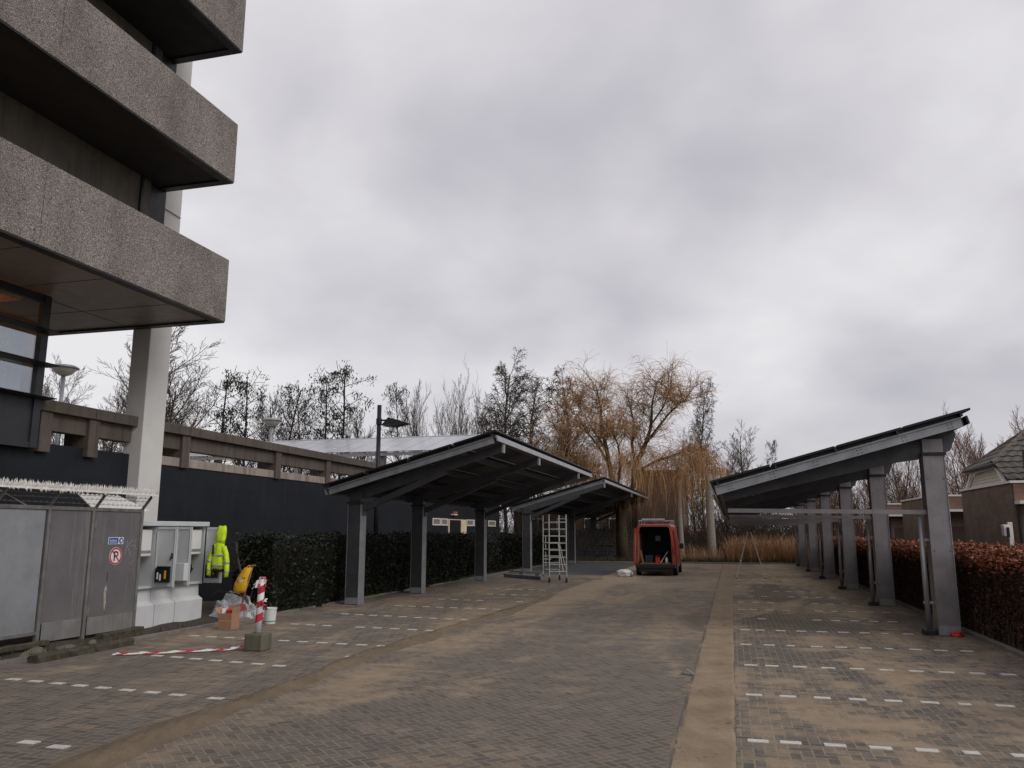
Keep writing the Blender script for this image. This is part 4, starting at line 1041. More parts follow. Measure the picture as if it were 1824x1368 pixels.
# bag of sand or gravel
b = blob_loft([(-5.0,39.3,.0,.28,.24),(-5.0,39.3,.06,.33,.27),(-5.02,39.3,.14,.3,.25),(-5.0,39.3,.18,.33,.27),(-5.03,39.3,.27,.29,.23),(-5.0,39.3,.32,.15,.12)], 22)
sb = tag(b.build('sand_bag', m_bucket, None, (-5,39.3,0), True), 'bulging white sack on the paving left of the orange van', 'sack')
o = MB(); o.tube([(-4.66,39.2,.02),(-4.62,39.25,.14),(-4.66,39.3,.25)], [.06,.07,.04], 8); tag(o.build('sack_flap', m_lampm, None, (-4.6,39.25,0), True), 'small grey bundle leaning against the white sack', 'bundle')

# metal clip on the gutter edge, red rag
b = MB(); cx, cy2 = -.72, 12.86
b.beam((cx-.1,cy2+.02,.02),(cx+.09,cy2-.08,.02), .05, .012); b.beam((cx-.1,cy2+.02,.022),(cx-.02,cy2+.0,.075), .04, .01); b.beam((cx-.02,cy2+.0,.075),(cx+.09,cy2-.08,.026), .03, .01)
tag(b.build('metal_bracket', m_lampm, None, (cx,cy2,0)), 'small bent metal bracket lying by the sandy gutter', 'bracket')
b = blob_loft([(4.32,18.73,.0,.12,.05),(4.32,18.73,.03,.13,.06),(4.27,18.74,.07,.09,.04),(4.36,18.74,.1,.05,.025)], 18)
tag(b.build('red_rag', m_red, None, (4.3,18.72,0), True), 'crumpled red rag at the foot of the nearest right column', 'rag')
# ---------------------------------------------------------------- van seen from behind with open rear doors
vn = thing('delivery_van', 'orange red delivery van seen from behind with its rear doors open', 'van', (-3.6, 42.5, 0))
vx = -3.6; vy = 40.05
def sect(w, zb, zt, tum, r, n=6):
    # half-width w at belt, tumblehome tum at roof; closed ring counter-clockwise seen from behind
    pts = []
    hb, ht = w-.04, w-tum
    prof = [(hb, zb), (w, zb+.25), (w, zb+.75), (w-.03, zb+1.05)]
    for k in range(n+1):
        a = math.pi/2*k/n; pts_r = (ht-r+r*math.cos(a), zt-r+r*math.sin(a)); prof.append(pts_r)
    ring = [(x, z) for x, z in prof]+[(-x, z) for x, z in reversed(prof)]
    return ring
secs = [(0, .97, .42, 2.42, .14, .16), (.1, .98, .38, 2.45, .14, .18), (1.5, .985, .36, 2.47, .14, .2), (3.3, .985, .36, 2.46, .15, .2), (3.9, .97, .38, 2.36, .2, .22)]
b = MB(); rings = []
for dy, w, zb, zt, tum, r in secs: rings.append([(vx+x, vy+dy, z) for x, z in sect(w, zb, zt, tum, r)])
n = len(rings[0])
# nose: windscreen and bonnet
rings.append([(vx+(p[0]-vx)*.95, vy+4.6, .38+(p[2]-.38)*.58) for p in rings[-1]])
rings.append([(vx+(p[0]-vx)*.88, vy+5.25, .4+(p[2]-.4)*.36/.58*.92) for p in rings[-2]])
vs = [p for rg in rings for p in rg]; fs = []
for k in range(len(rings)-1):
    for j in range(n): q = k*n; fs.append((q+j, q+(j+1) % n, q+n+(j+1) % n, q+n+j))
fs.append(tuple((len(rings)-1)*n+j for j in range(n)))
b.add(vs, fs)
# rear frame between the outer skin and the opening
inner = [(vx+(p[0]-vx)*.865, vy-.005, .56+(p[2]-.42)*.885) for p in rings[0]]
q0 = len(b.v); b.v += inner
for j in range(n): b.f.append((j, q0+j, q0+(j+1) % n, (j+1) % n)); b.m.append(0)
body = b.build('body', m_van, vn, smooth=False)
b = MB(); i2 = [(p[0], vy+2.6, p[2]) for p in inner]
b.add(inner+i2, [(j, n+j, n+(j+1) % n, (j+1) % n) for j in range(n)]+[tuple(n+j for j in range(n))]); ld_ = b.build('load_bay', m_vandk, vn)
b = MB(); b.box(vx-.72, vx+.72, vy+.02, vy+2.55, .57, .6); b.build('load_floor', m_ply, ld_)
b = MB(); b.prism([(vx-.84,.62),(vx-.8,.62),(vx-.74,2.1),(vx-.8,2.1)], 'y', vy+.03, vy+2.3); b.prism([(vx+.8,.62),(vx+.84,.62),(vx+.8,2.1),(vx+.76,2.1)], 'y', vy+.03, vy+2.3); b.build('side_lining', m_ply, ld_)
for x in (-.18,):
    b = MB(); b.box(vx+x, vx+x+.26, vy+2.58, vy+2.59, 1.62, 1.88); b.build('bulkhead_window', M('dim cab light', (.1,.105,.105), .2), ld_)
b = MB(); b.cbox(vx-.93, vx+.93, vy-.09, vy+.12, .36, .55, .03); b.build('rear_bumper', m_blk, vn)
b = MB(); b.box(vx-.8, vx+.8, vy-.03, vy+.5, .2, .358); b.build('underside', m_blk, vn)
for x in (-.9, .9):
    b = MB(); b.cbox(vx+x-.05, vx+x+.05, vy-.03, vy+.03, 1.0, 1.38, .01); b.build('tail_lamp', M('tail lamp red', (.25,.015,.012), .2), vn)
# doors folded round
b = MB(); b.prism([(vx-.975,.55),(vx-.935,.55),(vx-.92,1.4),(vx-.86,2.25),(vx-.905,2.25),(vx-.965,1.4)], 'y', vy-.45, vy-.0); d1 = b.build('rear_door', m_van, vn)
b = MB(); b.prism([(vx-.934,.62),(vx-.92,.62),(vx-.875,2.0),(vx-.89,2.0)], 'y', vy-.4, vy-.04); b.build('door_lining', m_ply, d1)
b = MB(); b.prism([(vx+1.0,.55),(vx+1.05,.55),(vx+1.03,1.4),(vx+.97,2.2),(vx+.93,2.2),(vx+.985,1.4)], 'y', vy+.05, vy+.85); d2 = b.build('rear_door', m_van, vn)
b = MB(); b.box(vx+1.04, vx+1.06, vy+.3, vy+.45, 1.0, 1.1); b.build('door_handle', m_galv, d2)
for sx_ in (-1, 1):
    for y in (vy+.95, vy+4.15):
        b = MB(); b.tube([(vx+sx_*.78, y, .34), (vx+sx_*.985, y, .34)], .34, 24); w_ = b.build('wheel', m_rubber, vn)
        b = MB(); b.tube([(vx+sx_*.986, y, .34), (vx+sx_*1.0, y, .34)], .2, 20); b.build('rim', m_lampm, w_)
    b = MB(); b.cbox(vx+sx_*1.06-.1, vx+sx_*1.06+.1, vy+3.5, vy+3.58, 1.22, 1.5, .03); b.beam((vx+sx_*.95,vy+3.55,1.3),(vx+sx_*1.02,vy+3.54,1.3), .04, .04); b.build('wing_mirror', m_blk, vn)
rk = MB()
for y in (vy+.3, vy+1.5, vy+2.8): rk.tube([(vx-.75,y,2.6),(vx+.75,y,2.6)], .025, 6); rk.tube([(vx-.75,y,2.42),(vx-.75,y,2.6)], .02, 6); rk.tube([(vx+.75,y,2.42),(vx+.75,y,2.6)], .02, 6)
for x in (-.75, .75, -.25, .25): rk.tube([(vx+x,vy+.2,2.62),(vx+x,vy+2.9,2.62)], .022, 6)
rk.tube([(vx-.6,vy+.15,2.66),(vx+.5,vy+.15,2.66)], .045, 8); rk.build('roof_rack', m_lampm, vn)
b = MB(); b.add([(vx-.72,vy+3.98,2.2),(vx+.72,vy+3.98,2.2),(vx+.8,vy+4.58,1.5),(vx-.8,vy+4.58,1.5)], [(0,1,2,3)]); b.build('windscreen', m_blk, vn)
# load
for k in range(3):
    b = MB(); z = .605+k*.125
    b.box(vx-.5, vx-.14, vy+.3, vy+.7, z, z+.012); b.box(vx-.5, vx-.14, vy+.3, vy+.312, z+.012, z+.1); b.box(vx-.5, vx-.14, vy+.688, vy+.7, z+.012, z+.1); b.box(vx-.5, vx-.488, vy+.312, vy+.688, z+.012, z+.1); b.box(vx-.152, vx-.14, vy+.312, vy+.688, z+.012, z+.1); b.box(vx-.38,vx-.26,vy+.294,vy+.3,z+.06,z+.085)
    tag(b.build('crate', M('dark blue crate', (.02,.03,.06), .5), None, (vx-.3,vy+.5,z)), ('lowest', 'middle', 'topmost')[k]+' dark blue crate of the stack inside the van', 'crate', 'crates in the van')
b = MB(); b.cbox(vx-.02, vx+.2, vy+.35, vy+.6, .605, .86, .02); b.tube([(vx+.0,vy+.47,.86),(vx+.02,vy+.47,.93),(vx+.16,vy+.47,.93),(vx+.18,vy+.47,.86)], .014, 6); tag(b.build('tool_box', m_red, None, (vx+.1,vy+.5,.6)), 'red tool box on the load floor of the van', 'tool box')
b = MB(); b.lathe(vx+.52, vy+.3, [(0,.605),(.06,.605),(.065,.63),(.065,.8),(.03,.84),(.03,.88),(0,.88)], 12); tag(b.build('bottle', m_bucket, None, (vx+.52,vy+.3,.6), True), 'white bottle at the right of the van load floor', 'bottle')
b = MB(); b.tube([(vx+.24,vy+.25,.62),(vx+.58,vy+.6,1.15)], .022, 8); tag(b.build('metal_tube', m_alu, None, (vx+.4,vy+.4,.6)), 'shiny tube leaning at a slant inside the van', 'tube')
b = MB(); b.beam((vx-.7,vy+.15,1.2),(vx-.58,vy+.12,.61), .02, .09); tag(b.build('wooden_plank', m_wood, None, (vx-.65,vy+.15,.6)), 'wooden plank leaning inside the left of the van', 'plank')

# ---------------------------------------------------------------- brick houses and garages on the right
def garage(y0, y1, name, lab, ztop=3.5):
    t = thing(name, lab, 'garage', (8, (y0+y1)/2, 0), 'brick garages behind the copper hedge')
    b = MB(); b.box(8, 17, y0, y1, 0, ztop); b.build('wall', m_brick, t)
    b = MB(); b.box(8.04, 17, y0-.06, y0-.003, 2.98, ztop-.02); b.build('brick_band', m_brickr, t)
    b = MB(); b.box(7.96, 17.05, y0-.08, y1+.04, ztop, ztop+.07); b.build('coping', m_trim if ztop > 3.4 else m_trim, t)
    b = MB(); b.box(8.04, 17, y0-.5, y0-.004, 2.88, 2.975); b.build('canopy', m_trim, t)
    b = MB(); b.box(8.35, 10.8, y0-.02, y0-.004, 0, 2.3); b.build('garage_door', M('brown garage door', (.06,.04,.03), .6), t)
    b = MB(); b.tube([(8.12,y0-.07,0),(8.12,y0-.07,2.87)], .045, 10); b.build('downpipe', m_dark, t)
    return t
g1 = garage(26.9, 32.3, 'brick_garage', 'nearest brown brick garage with a tiled roof and white gable')
garage(36.7, 43.0, 'brick_garage', 'second brown brick garage seen just left of the white gable')
garage(47.2, 53.5, 'brick_garage', 'farthest low brick garage beyond the white gabled house')
# half-hipped tiled roof with boarded gable
zr0 = 3.58
hs = thing('tiled_roof', 'steep grey tiled roof with a cream boarded half gable above the brick garage', 'roof', (8.1, 29.8, zr0))
b = MB(); b.prism([(31.75, zr0), (27.9, zr0), (28.75, 4.1), (31.0, 4.02)][::-1], 'x', 8.16, 8.3); gb = b.build('gable_boards', m_trimc, hs)
b = MB()
for k in range(1, 5):
    z = zr0+k*.1; b.box(8.15, 8.16, 28.0+.16*k, 31.6-.12*k, z-.006, z+.004)
b.build('board_gap', M('board shadow gap', (.35,.32,.26), .7), gb)
b = MB(); b.beam((8.1,31.85,zr0),(8.1,31.05,4.1), .1, .09, (1,0,0)); b.beam((8.1,27.78,zr0),(8.1,28.55,4.16), .1, .09, (1,0,0)); b.beam((8.1,31.15,4.07),(8.1,28.45,4.14), .1, .12, (0,0,1)); b.build('barge_board', m_trim, hs)
# roof planes: south slope, north slope, small hip at the gable
ym, zt = 29.85, 5.35
def tiles(p00, p10, p11, p01, nu, nv, name, m, par):
    """Tiled slope: courses stepped down the slope with a pan-tile wave along it."""
    b = MB(); A, B_, C_, D_ = [Vector(p) for p in (p00, p10, p11, p01)]
    nrm = (B_-A).cross(D_-A).normalized(); sub = 4
    for v in range(nv):
        vs = []
        for u in range(nu*sub+1):
            uu = u/(nu*sub); wave = .018*math.cos(2*math.pi*u/sub)
            for w_, off in ((v/nv, .045), ((v+1)/nv+.004, .012)):
                p = (A.lerp(B_, uu)).lerp(D_.lerp(C_, uu), min(w_, 1)); vs.append((p+nrm*(off+wave))[:])
            p = (A.lerp(B_, uu)).lerp(D_.lerp(C_, uu), v/nv); vs.append((p+nrm*(.004+wave))[:])
        k = nu*sub
        b.add(vs, [(3*i, 3*i+3, 3*i+4, 3*i+1) for i in range(k)]+[(3*i+2, 3*i+5, 3*i+3, 3*i) for i in range(k)])
    return b.build(name, m, par)
ridge0 = (9.5, ym, zt)
yk = 28.3; zk = zr0+.05+(yk-27.5)*(zt-zr0-.05)/(ym-27.5)
tiles((8.1, 27.5, zr0+.05), (17, 27.5, zr0+.05), (17, yk, zk), (7.96, yk, zk), 32, 3, 'roof_slope', m_tile, hs)
tiles((7.95, yk, zk), (17, yk, zk), (17, ym, zt), (9.5, ym, zt), 32, 6, 'roof_slope', m_tile, hs)
tiles((17, 32.2, zr0+.05), (8.3, 32.2, zr0+.05), (9.5, ym, zt), (17, ym, zt), 30, 9, 'roof_slope', m_tile, hs)
tiles((7.95, 31.4, 4.16), (7.95, 28.3, 4.2), (9.5, ym+.01, zt), (9.5, ym-.01, zt), 10, 6, 'hip_slope', m_tile, hs)
b = MB(); b.box(8.31, 17, 27.55, 32.15, zr0-.0, zr0+.04); b.prism([(27.6,zr0+.041),(32.1,zr0+.041),(ym,zt-.06)], 'x', 9.6, 17); b.build('roof_core', m_dark, hs)
for q, e in (((7.95,28.3,4.22),(9.5,ym,zt+.03)), ((7.95,31.4,4.2),(9.5,ym,zt+.03)), ((9.5,ym,zt+.03),(17,ym,zt+.03))):
    b = MB(); a = Vector(q); c = Vector(e); k = max(2, int((c-a).length/.33))
    for i in range(k): b.tube([a.lerp(c, i/k)[:], a.lerp(c, (i+1.08)/k)[:]], [.062, .052], 10)
    b.build('ridge_tile', m_tiler, hs)
b = MB(); b.cbox(7.9, 8.05, 28.15, 31.55, 4.1, 4.2, .03); b.build('gutter', m_dark, hs)
b = MB(); b.tube([(8.62,27.3,3.62),(8.62,27.3,4.5)], .11, 14); b.tube([(8.62,27.3,3.55),(8.62,27.3,3.68)], .15, 14); b.build('flue', M('dark blue flue', (.03,.036,.045), .5), hs)
b = MB(); b.tube([(9.9,28.6,4.4),(9.9,28.6,5.2)], .08, 12); b.tube([(9.9,28.6,5.0),(9.9,28.6,5.1)], .12, 12); b.build('vent', m_dark, hs)
# intercom post
ip = thing('meter_post', 'pale post with a small white box in front of the brick garage wall', 'post', (6.55, 22.5, 0))
b = MB(); b.cbox(6.52, 6.62, 22.45, 22.55, 0, 2.32, .01); b.build('post', m_trim, ip)
b = MB(); b.cbox(6.4, 6.52, 22.4, 22.6, 1.98, 2.26, .02); b.build('box', m_meter, ip)
b = MB(); b.cbox(6.46, 6.52, 22.36, 22.399, 1.96, 2.2, .01); b.build('box_back', m_blk, ip)
# brown brick building behind the willow and the low wall with stacked stones
bb = thing('brick_block', 'dull brown brick building behind the hanging willow', 'building', (-10, 76, 0))
b = MB(); b.box(-8.2, -4.1, 75, 84, 0, 7.45); b.build('tall_wing', m_brickb, bb)
b = MB(); b.box(-20, -8.22, 75.5, 84, 0, 5.1); b.build('low_wing', m_brickb, bb)
b = MB(); b.box(-8.3, -4.0, 74.9, 84.1, 7.45, 7.6); b.box(-20.1, -8.31, 75.4, 84.1, 5.1, 5.22); b.build('roof_edge', m_parapet, bb)
for x in (-18.4, -15.8, -13.2, -10.9):
    b = MB(); b.box(x, x+1.3, 75.44, 75.49, 1.9, 3.3); w_ = b.build('window', m_trim, bb)
    b = MB(); b.box(x+.08, x+1.22, 75.42, 75.439, 1.98, 3.22); b.build('window_pane', M('dark pane', (.03,.035,.04), .15), w_)
gw = thing('rubble_wall', 'low rough grey stone wall at the end of the car park', 'wall', (-10.5, 62, 0))
b = MB(); r8 = random.Random(8)
z = 0
while z < 2.2:
    x = -13.
    hgt = r8.uniform(.12,.22)
    while x < -6.:
        w = r8.uniform(.22,.55); d = r8.uniform(0,.08); b.cbox(x, x+w-.02, 62-d, 62.5, z, z+hgt-.02, .02); x += w
    z += hgt
b.build('stones', mat_concrete('dark rubble', (.11,.1,.09), .5), gw)

# two concrete posts, far car, barrier, traffic tape
def cpost(x, y, r, hgt, lab):
    b = MB(); n = 8; b.tube([(x+.02*math.sin(i), y, hgt*i/n) for i in range(n+1)], [r*(1-.12*i/n) for i in range(n+1)], 12)
    return tag(b.build('wooden_post', m_tim, None, (x,y,0), True), lab, 'post')
cpost(-1.42, 60.9, .3, 6.15, 'tall weathered grey post left of the long carport')
cpost(-3.55, 60.5, .2, 5.8, 'tall weathered grey post just right of the van')
fc = thing('parked_car', 'silver white car parked far behind the bushes beyond the bays', 'car', (-2.6, 79, 0))
b = MB()
prof = [(-2.1,.35),(2.1,.35),(2.15,.7),(1.95,.95),(1.2,1.05),(.55,1.5),(-.95,1.52),(-1.75,1.05),(-2.12,.9)]
vs = []; n = len(prof)
for yy, k in ((-.85,.97),(-.8,1),(.8,1),(.85,.97)):
    for x, z in prof: vs.append((-2.2+x*k, 79+yy*(1 if z < 1.1 else .8), .35+(z-.35)*k))
b.add(vs, [(k*n+j,k*n+(j+1) % n,(k+1)*n+(j+1) % n,(k+1)*n+j) for k in range(3) for j in range(n)]+[tuple(range(n-1,-1,-1)), tuple(3*n+j for j in range(n))])
b.build('body', M('silver paint', (.55,.56,.57), .3, .2), fc)
b = MB()
for x0, x1, x2, x3 in ((-1.55,-.2,-.2,-.95),(-.1,1.05,.5,-.1)): b.add([(-2.2+x0,78.22,1.08),(-2.2+x1,78.22,1.08),(-2.2+x2,78.3,1.44),(-2.2+x3,78.3,1.44)], [(0,1,2,3)])
b.build('side_window', m_blk, fc)
for x in (-1.3, 1.3):
    b = MB(); b.tube([(-2.2+x,78.1,.32),(-2.2+x,78.4,.32)], .32, 18); b.build('wheel', m_rubber, fc)
br = thing('road_barrier', 'red and white barrier board far off beside the willow', 'barrier', (-2.9, 72, 0))
b = MB(); 
for k in range(8): b.box(-3.7+k*.26, -3.44+k*.26, 72, 72.04, 2.1, 2.3, k % 2)
b.build('striped_board', [m_red, m_signw], br)
b = MB(); b.box(-3.4,-3.34,72.04,72.1,0,2.25); b.box(-2.0,-1.94,72.04,72.1,0,2.25); b.build('leg', m_galv, br)
for k, (x, lab) in enumerate(((2.3, 'white van parked far behind the reeds left of the ladder'), (4.9, 'second white vehicle far behind the reeds right of the ladder'))):
    t = thing('parked_van', lab, 'van', (x+.3, 84, 0)); b = MB()
    b.prism([(x-.9,.5),(x+3.2,.5),(x+3.2,1.3),(x+2.6,1.5),(x+2.1,2.5-.25*k),(x-.9,2.5-.25*k)], 'y', 83, 84.8); b.build('body', m_trim, t)
    b = MB(); b.prism([(x+2.05,1.55),(x+2.5,1.55),(x+2.15,2.25),(x+1.4,2.25),(x+1.4,1.55)], 'y', 82.97, 82.995); b.build('side_window', m_blk, t)
    for xx in (x-.1, x+2.5):
        b = MB(); b.tube([(xx,82.95,.36),(xx,83.2,.36)], .36, 16); b.build('wheel', m_rubber, t)
# ---------------------------------------------------------------- vegetation
def hedge(name, lab, x0, x1, y0, y1, h, m_leaf, n, size, seed, top_only=None, lower=None, rough=.06):
    """Clipped hedge: a solid dark core added to block light, criss-cross twigs and single leaves standing in its outer skin."""
    rr = random.Random(seed)
    t = thing(name, lab, 'hedge', ((x0+x1)/2, (y0+y1)/2, 0))
    def bump(a, c): return .5*math.sin(a*2.1+c*1.3+seed)+.3*math.sin(a*5.3-c*3.1)+.2*math.sin(a*11.7+c*7.3)
    b = MB(); k = int((y1-y0)/.5); vs = []
    ring = [(x0+.13,.0),(x0+.13,h-.2),(x0+.3,h-.12),(x1-.3,h-.12),(x1-.13,h-.2),(x1-.13,0)]
    for i in range(k+1):
        y = y0+.1+(y1-y0-.2)*i/k
        for x, z in ring: vs.append((x+rough*bump(y, z), y, z+rough*bump(y+3, x)*(z > .1)))
    q = len(ring); b.add(vs, [(i*q+j, i*q+j+1, (i+1)*q+j+1, (i+1)*q+j) for i in range(k) for j in range(q-1)]+[tuple(range(q-1,-1,-1)), tuple(k*q+j for j in range(q))])
    nt = int((y1-y0)*60)
    for i in range(nt):
        y = rr.uniform(y0, y1); sd = rr.choice((x0, x1, None)); x = rr.uniform(x0, x1) if sd is None else sd+rr.uniform(-.02,.12)*(1 if sd == x0 else -1)
        z0 = rr.uniform(0, h*.6); L = rr.uniform(.3, .9); z1 = min(z0+L, h+(.1 if rr.random() < .1 else -.05))
        b.tube([(x,y,z0),(x+rr.uniform(-.06,.06),y+rr.uniform(-.2,.2),z1)], [.009,.004], 3, False)
    b.build('twigs', m_twig if lower else m_core_shade, t)['kind'] = 'stuff'
    b = MB()
    for i in range(int((y1-y0)*7)):
        y = rr.uniform(y0, y1); x = x0+rr.uniform(-.01,.1); z1 = rr.uniform(.3,.85)
        b.tube([(x,y,0),(x+rr.uniform(-.03,.03),y+rr.uniform(-.06,.06),z1*.5),(x+rr.uniform(0,.08),y+rr.uniform(-.16,.16),z1)], [rr.uniform(.008,.017),.01,.006], 5, False)
    for i in range(int((y1-y0)*5)):
        y = rr.uniform(y0, y1); x = rr.uniform(x0+.1, x1-.1); L = rr.uniform(.06,.24)
        b.tube([(x,y,h-.05),(x+rr.uniform(-.05,.05),y+rr.uniform(-.05,.05),h+L)], [.005,.0025], 3, False)
    b.build('stems', m_birch if lower else m_bark, t)['kind'] = 'stuff'
    def leaves(n, zf, m, nm, sz):
        b = MB()
        for i in range(n):
            y = rr.uniform(y0, y1); f = rr.random()
            z = zf(rr)
            w = rr.random()
            if z > h-.12 or f < .33:
                x = rr.uniform(x0, x1); z = h+rr.gauss(-.03,.045)+rough*bump(y+3, x) if z > h*.55 else z
                if z <= h*.55: x = x0 if w < .7 else x1
            else: x = (x0 if w < .75 else x1)
            if abs(x-x0) < .001 or abs(x-x1) < .001: x += rr.gauss(.02,.05)*(1 if x == x0 else -1)+rough*bump(y, z)
            if rr.random() < .03: y = y0+rr.uniform(-.05,.05); x = rr.uniform(x0, x1)
            s = sz*rr.uniform(.6, 1.3)
            d = vnorm((rr.gauss(0,1), rr.gauss(0,1), rr.gauss(0,1))); e = vnorm((rr.gauss(0,1), rr.gauss(0,1), rr.gauss(0,.6)))
            c = vnorm((d[1]*e[2]-d[2]*e[1], d[2]*e[0]-d[0]*e[2], d[0]*e[1]-d[1]*e[0]))
            p = (x, y, z)
            b.add([vadd(p, e, -s), vadd(vadd(p, c, s*.5), e, .1*s), vadd(p, e, s), vadd(vadd(p, c, -s*.5), e, .1*s)], [(0,1,2,3)])
        b.build(nm, m, t)
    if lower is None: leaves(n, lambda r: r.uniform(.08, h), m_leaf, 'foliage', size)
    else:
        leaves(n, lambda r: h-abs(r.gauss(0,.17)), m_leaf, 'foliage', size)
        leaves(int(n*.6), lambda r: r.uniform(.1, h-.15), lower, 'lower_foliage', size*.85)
    return t
hedge('evergreen_hedge', 'dark evergreen hedge behind the nearest left carport columns', -12.45, -11.35, 18.9, 34.3, 1.92, m_leafd, 42000, .05, 1, rough=.15)
hedge('evergreen_hedge', 'dark evergreen hedge behind the scaffold tower and farther carport', -13.1, -11.9, 36.2, 60, 1.9, m_leafd, 22000, .07, 2, rough=.12)
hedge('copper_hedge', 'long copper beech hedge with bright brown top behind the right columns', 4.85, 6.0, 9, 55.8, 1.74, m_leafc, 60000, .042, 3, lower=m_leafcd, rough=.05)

# small bush trunk and loose twigs by the cabinet
def grow(rec, rr, p, d, L, r, lvl, P):
    ns = P['seg'][lvl]; pts = [p]; rads = [r]; wig = P['wig'][lvl]; trop = P['trop'][lvl]; end = P.get('end', .35)
    for i in range(ns):
        d = vnorm((d[0]+rr.gauss(0,wig), d[1]+rr.gauss(0,wig), d[2]+rr.gauss(0,wig)*.7+trop)); p = vadd(p, d, L/ns)
        pts.append(p); rads.append(max(r*(1-(1-end)*(i+1)/ns), P['rmin']))
    rec.setdefault(lvl, []).append((pts, rads, d))
    if lvl+1 < len(P['seg']):
        n = P['n'][lvl]; n = max(1, int(n*rr.uniform(.8,1.2)))
        for k in range(n):
            t = P['t0'][lvl]+(1-P['t0'][lvl])*((k+rr.random())/n)
            f = t*ns; i = min(int(f), ns-1); u = f-i
            q = tuple(pts[i][j]+(pts[i+1][j]-pts[i][j])*u for j in range(3)); rq = rads[i]+(rads[i+1]-rads[i])*u
            ax = vnorm(tuple(pts[i+1][j]-pts[i][j] for j in range(3)))
            az = rr.uniform(0, 2*math.pi) if lvl else (k*2.4+rr.uniform(-.4,.4)); an = R(P['ang'][lvl]*rr.uniform(.7,1.25))
            ref = (0,0,1) if abs(ax[2]) < .9 else (1,0,0)
            u1 = vnorm((ax[1]*ref[2]-ax[2]*ref[1], ax[2]*ref[0]-ax[0]*ref[2], ax[0]*ref[1]-ax[1]*ref[0])); u2 = (ax[1]*u1[2]-ax[2]*u1[1], ax[2]*u1[0]-ax[0]*u1[2], ax[0]*u1[1]-ax[1]*u1[0])
            nd = tuple(ax[j]*math.cos(an)+(u1[j]*math.cos(az)+u2[j]*math.sin(az))*math.sin(an) for j in range(3))
            LL = L*P['len'][lvl]*(1-P['tap'][lvl]*t)*rr.uniform(.75,1.2)
            grow(rec, rr, q, vnorm(nd), LL, max(rq*.55, P['rmin']), lvl+1, P)
SIDES = [8, 5, 3, 3, 3]
def tree_meshes(seed, H, r, P, leaf=None, nstem=1, spread=0):
    """Returns the mesh data of a trunk (with main limbs) and a crown (branches, twigs, leaves), base at the origin."""
    rr = random.Random(seed); rec = {}
    for s in range(nstem):
        a = 6.28*s/nstem+rr.uniform(-.4,.4); d = vnorm((spread*math.cos(a), spread*math.sin(a), 1))
        grow(rec, rr, (0,0,-.1) if nstem == 1 else (.15*math.cos(a),.15*math.sin(a),-.1), d, H*(1 if nstem == 1 else rr.uniform(.8,1)), r, 0, P)
    tr, cr = MB(), MB()
    for lvl, lst in rec.items():
        for pts, rads, d in lst: (tr if lvl < P.get('trunk_lv', 1) else cr).tube(pts, rads, SIDES[lvl], lvl == 0)
    if leaf:
        n, sz, droop = leaf; last = rec[max(rec)]
        lf = MB()
        for i in range(n//6):
            pts, rads, d = rr.choice(last); p = pts[-1]
            for q in range(rr.randint(8, 22)):
                o = (p[0]+rr.gauss(0,.15), p[1]+rr.gauss(0,.15), p[2]-abs(rr.gauss(0,.26))); s = sz*rr.uniform(.6,1.4)
                e = vnorm((rr.gauss(0,.5), rr.gauss(0,.5), -droop)); c = vnorm((rr.gauss(0,1), rr.gauss(0,1), rr.gauss(0,.3)))
                lf.add([vadd(o, e, -s), vadd(o, c, s*.4), vadd(o, e, s), vadd(o, c, -s*.4)], [(0,1,2,3)])
        return tr, cr, lf
    return tr, cr, None
PROTO = {}
def plant(kind, name, lab, x, y, H, seed=None, rz=0., group=None, base=0., sx=1.):
    key = kind
    if key not in PROTO:
        c = KINDS_[kind]; tr, cr, lf = tree_meshes(c['seed'], 10., c['r'], c['P'], c.get('leaf'), c.get('nstem', 1), c.get('spread', 0))
        t0 = tr.build('trunk', c['bark']); c0 = cr.build('crown', c['twig']); l0 = lf.build('leaves', c['leafm']) if lf else None
        PROTO[key] = (t0.data, c0.data, l0.data if l0 else None)
        for o in (t0, c0, l0):
            if o: bpy.data.objects.remove(o)
    td, cd, ldt = PROTO[key]
    t = thing(name, lab, 'tree', (x, y, base), group)
    s = H/10.; t.scale = (s*sx, s*sx, s); t.rotation_euler = (0, 0, rz)
    o = bpy.data.objects.new('trunk', td); col.objects.link(o); o.parent = t
    c = bpy.data.objects.new('crown', cd); col.objects.link(c); c.parent = t
    if ldt: l = bpy.data.objects.new('leaves', ldt); col.objects.link(l); l.parent = c
    return t
bareP = dict(seg=[9,6,5,4], wig=[.05,.09,.11,.13], trop=[.05,.1,.08,.06], n=[26,11,8,0], t0=[.2,.15,.15,0], ang=[44,40,38,36], len=[.44,.46,.5,.5], tap=[.6,.5,.4,0], rmin=.0075, trunk_lv=1)
birchP = dict(seg=[10,6,4,4], wig=[.05,.12,.16,.18], trop=[.04,.02,-.05,-.14], n=[34,11,8,0], t0=[.18,.15,.2,0], ang=[40,45,50,40], len=[.34,.42,.55,.5], tap=[.55,.4,.3,0], rmin=.01, trunk_lv=1)
alderP = dict(seg=[10,5,4], wig=[.05,.14,.2], trop=[.06,.03,-.05], n=[26,7,0], t0=[.2,.15,0], ang=[55,48,40], len=[.27,.45,.5], tap=[.5,.4,0], rmin=.014, trunk_lv=1)
shrubP = dict(seg=[8,6,5,4], wig=[.05,.08,.1,.1], trop=[.06,.12,.1,.08], n=[11,8,4,0], t0=[.22,.15,.2,0], ang=[26,28,30,30], len=[.5,.5,.5,.5], tap=[.5,.4,.3,0], rmin=.008, trunk_lv=1)
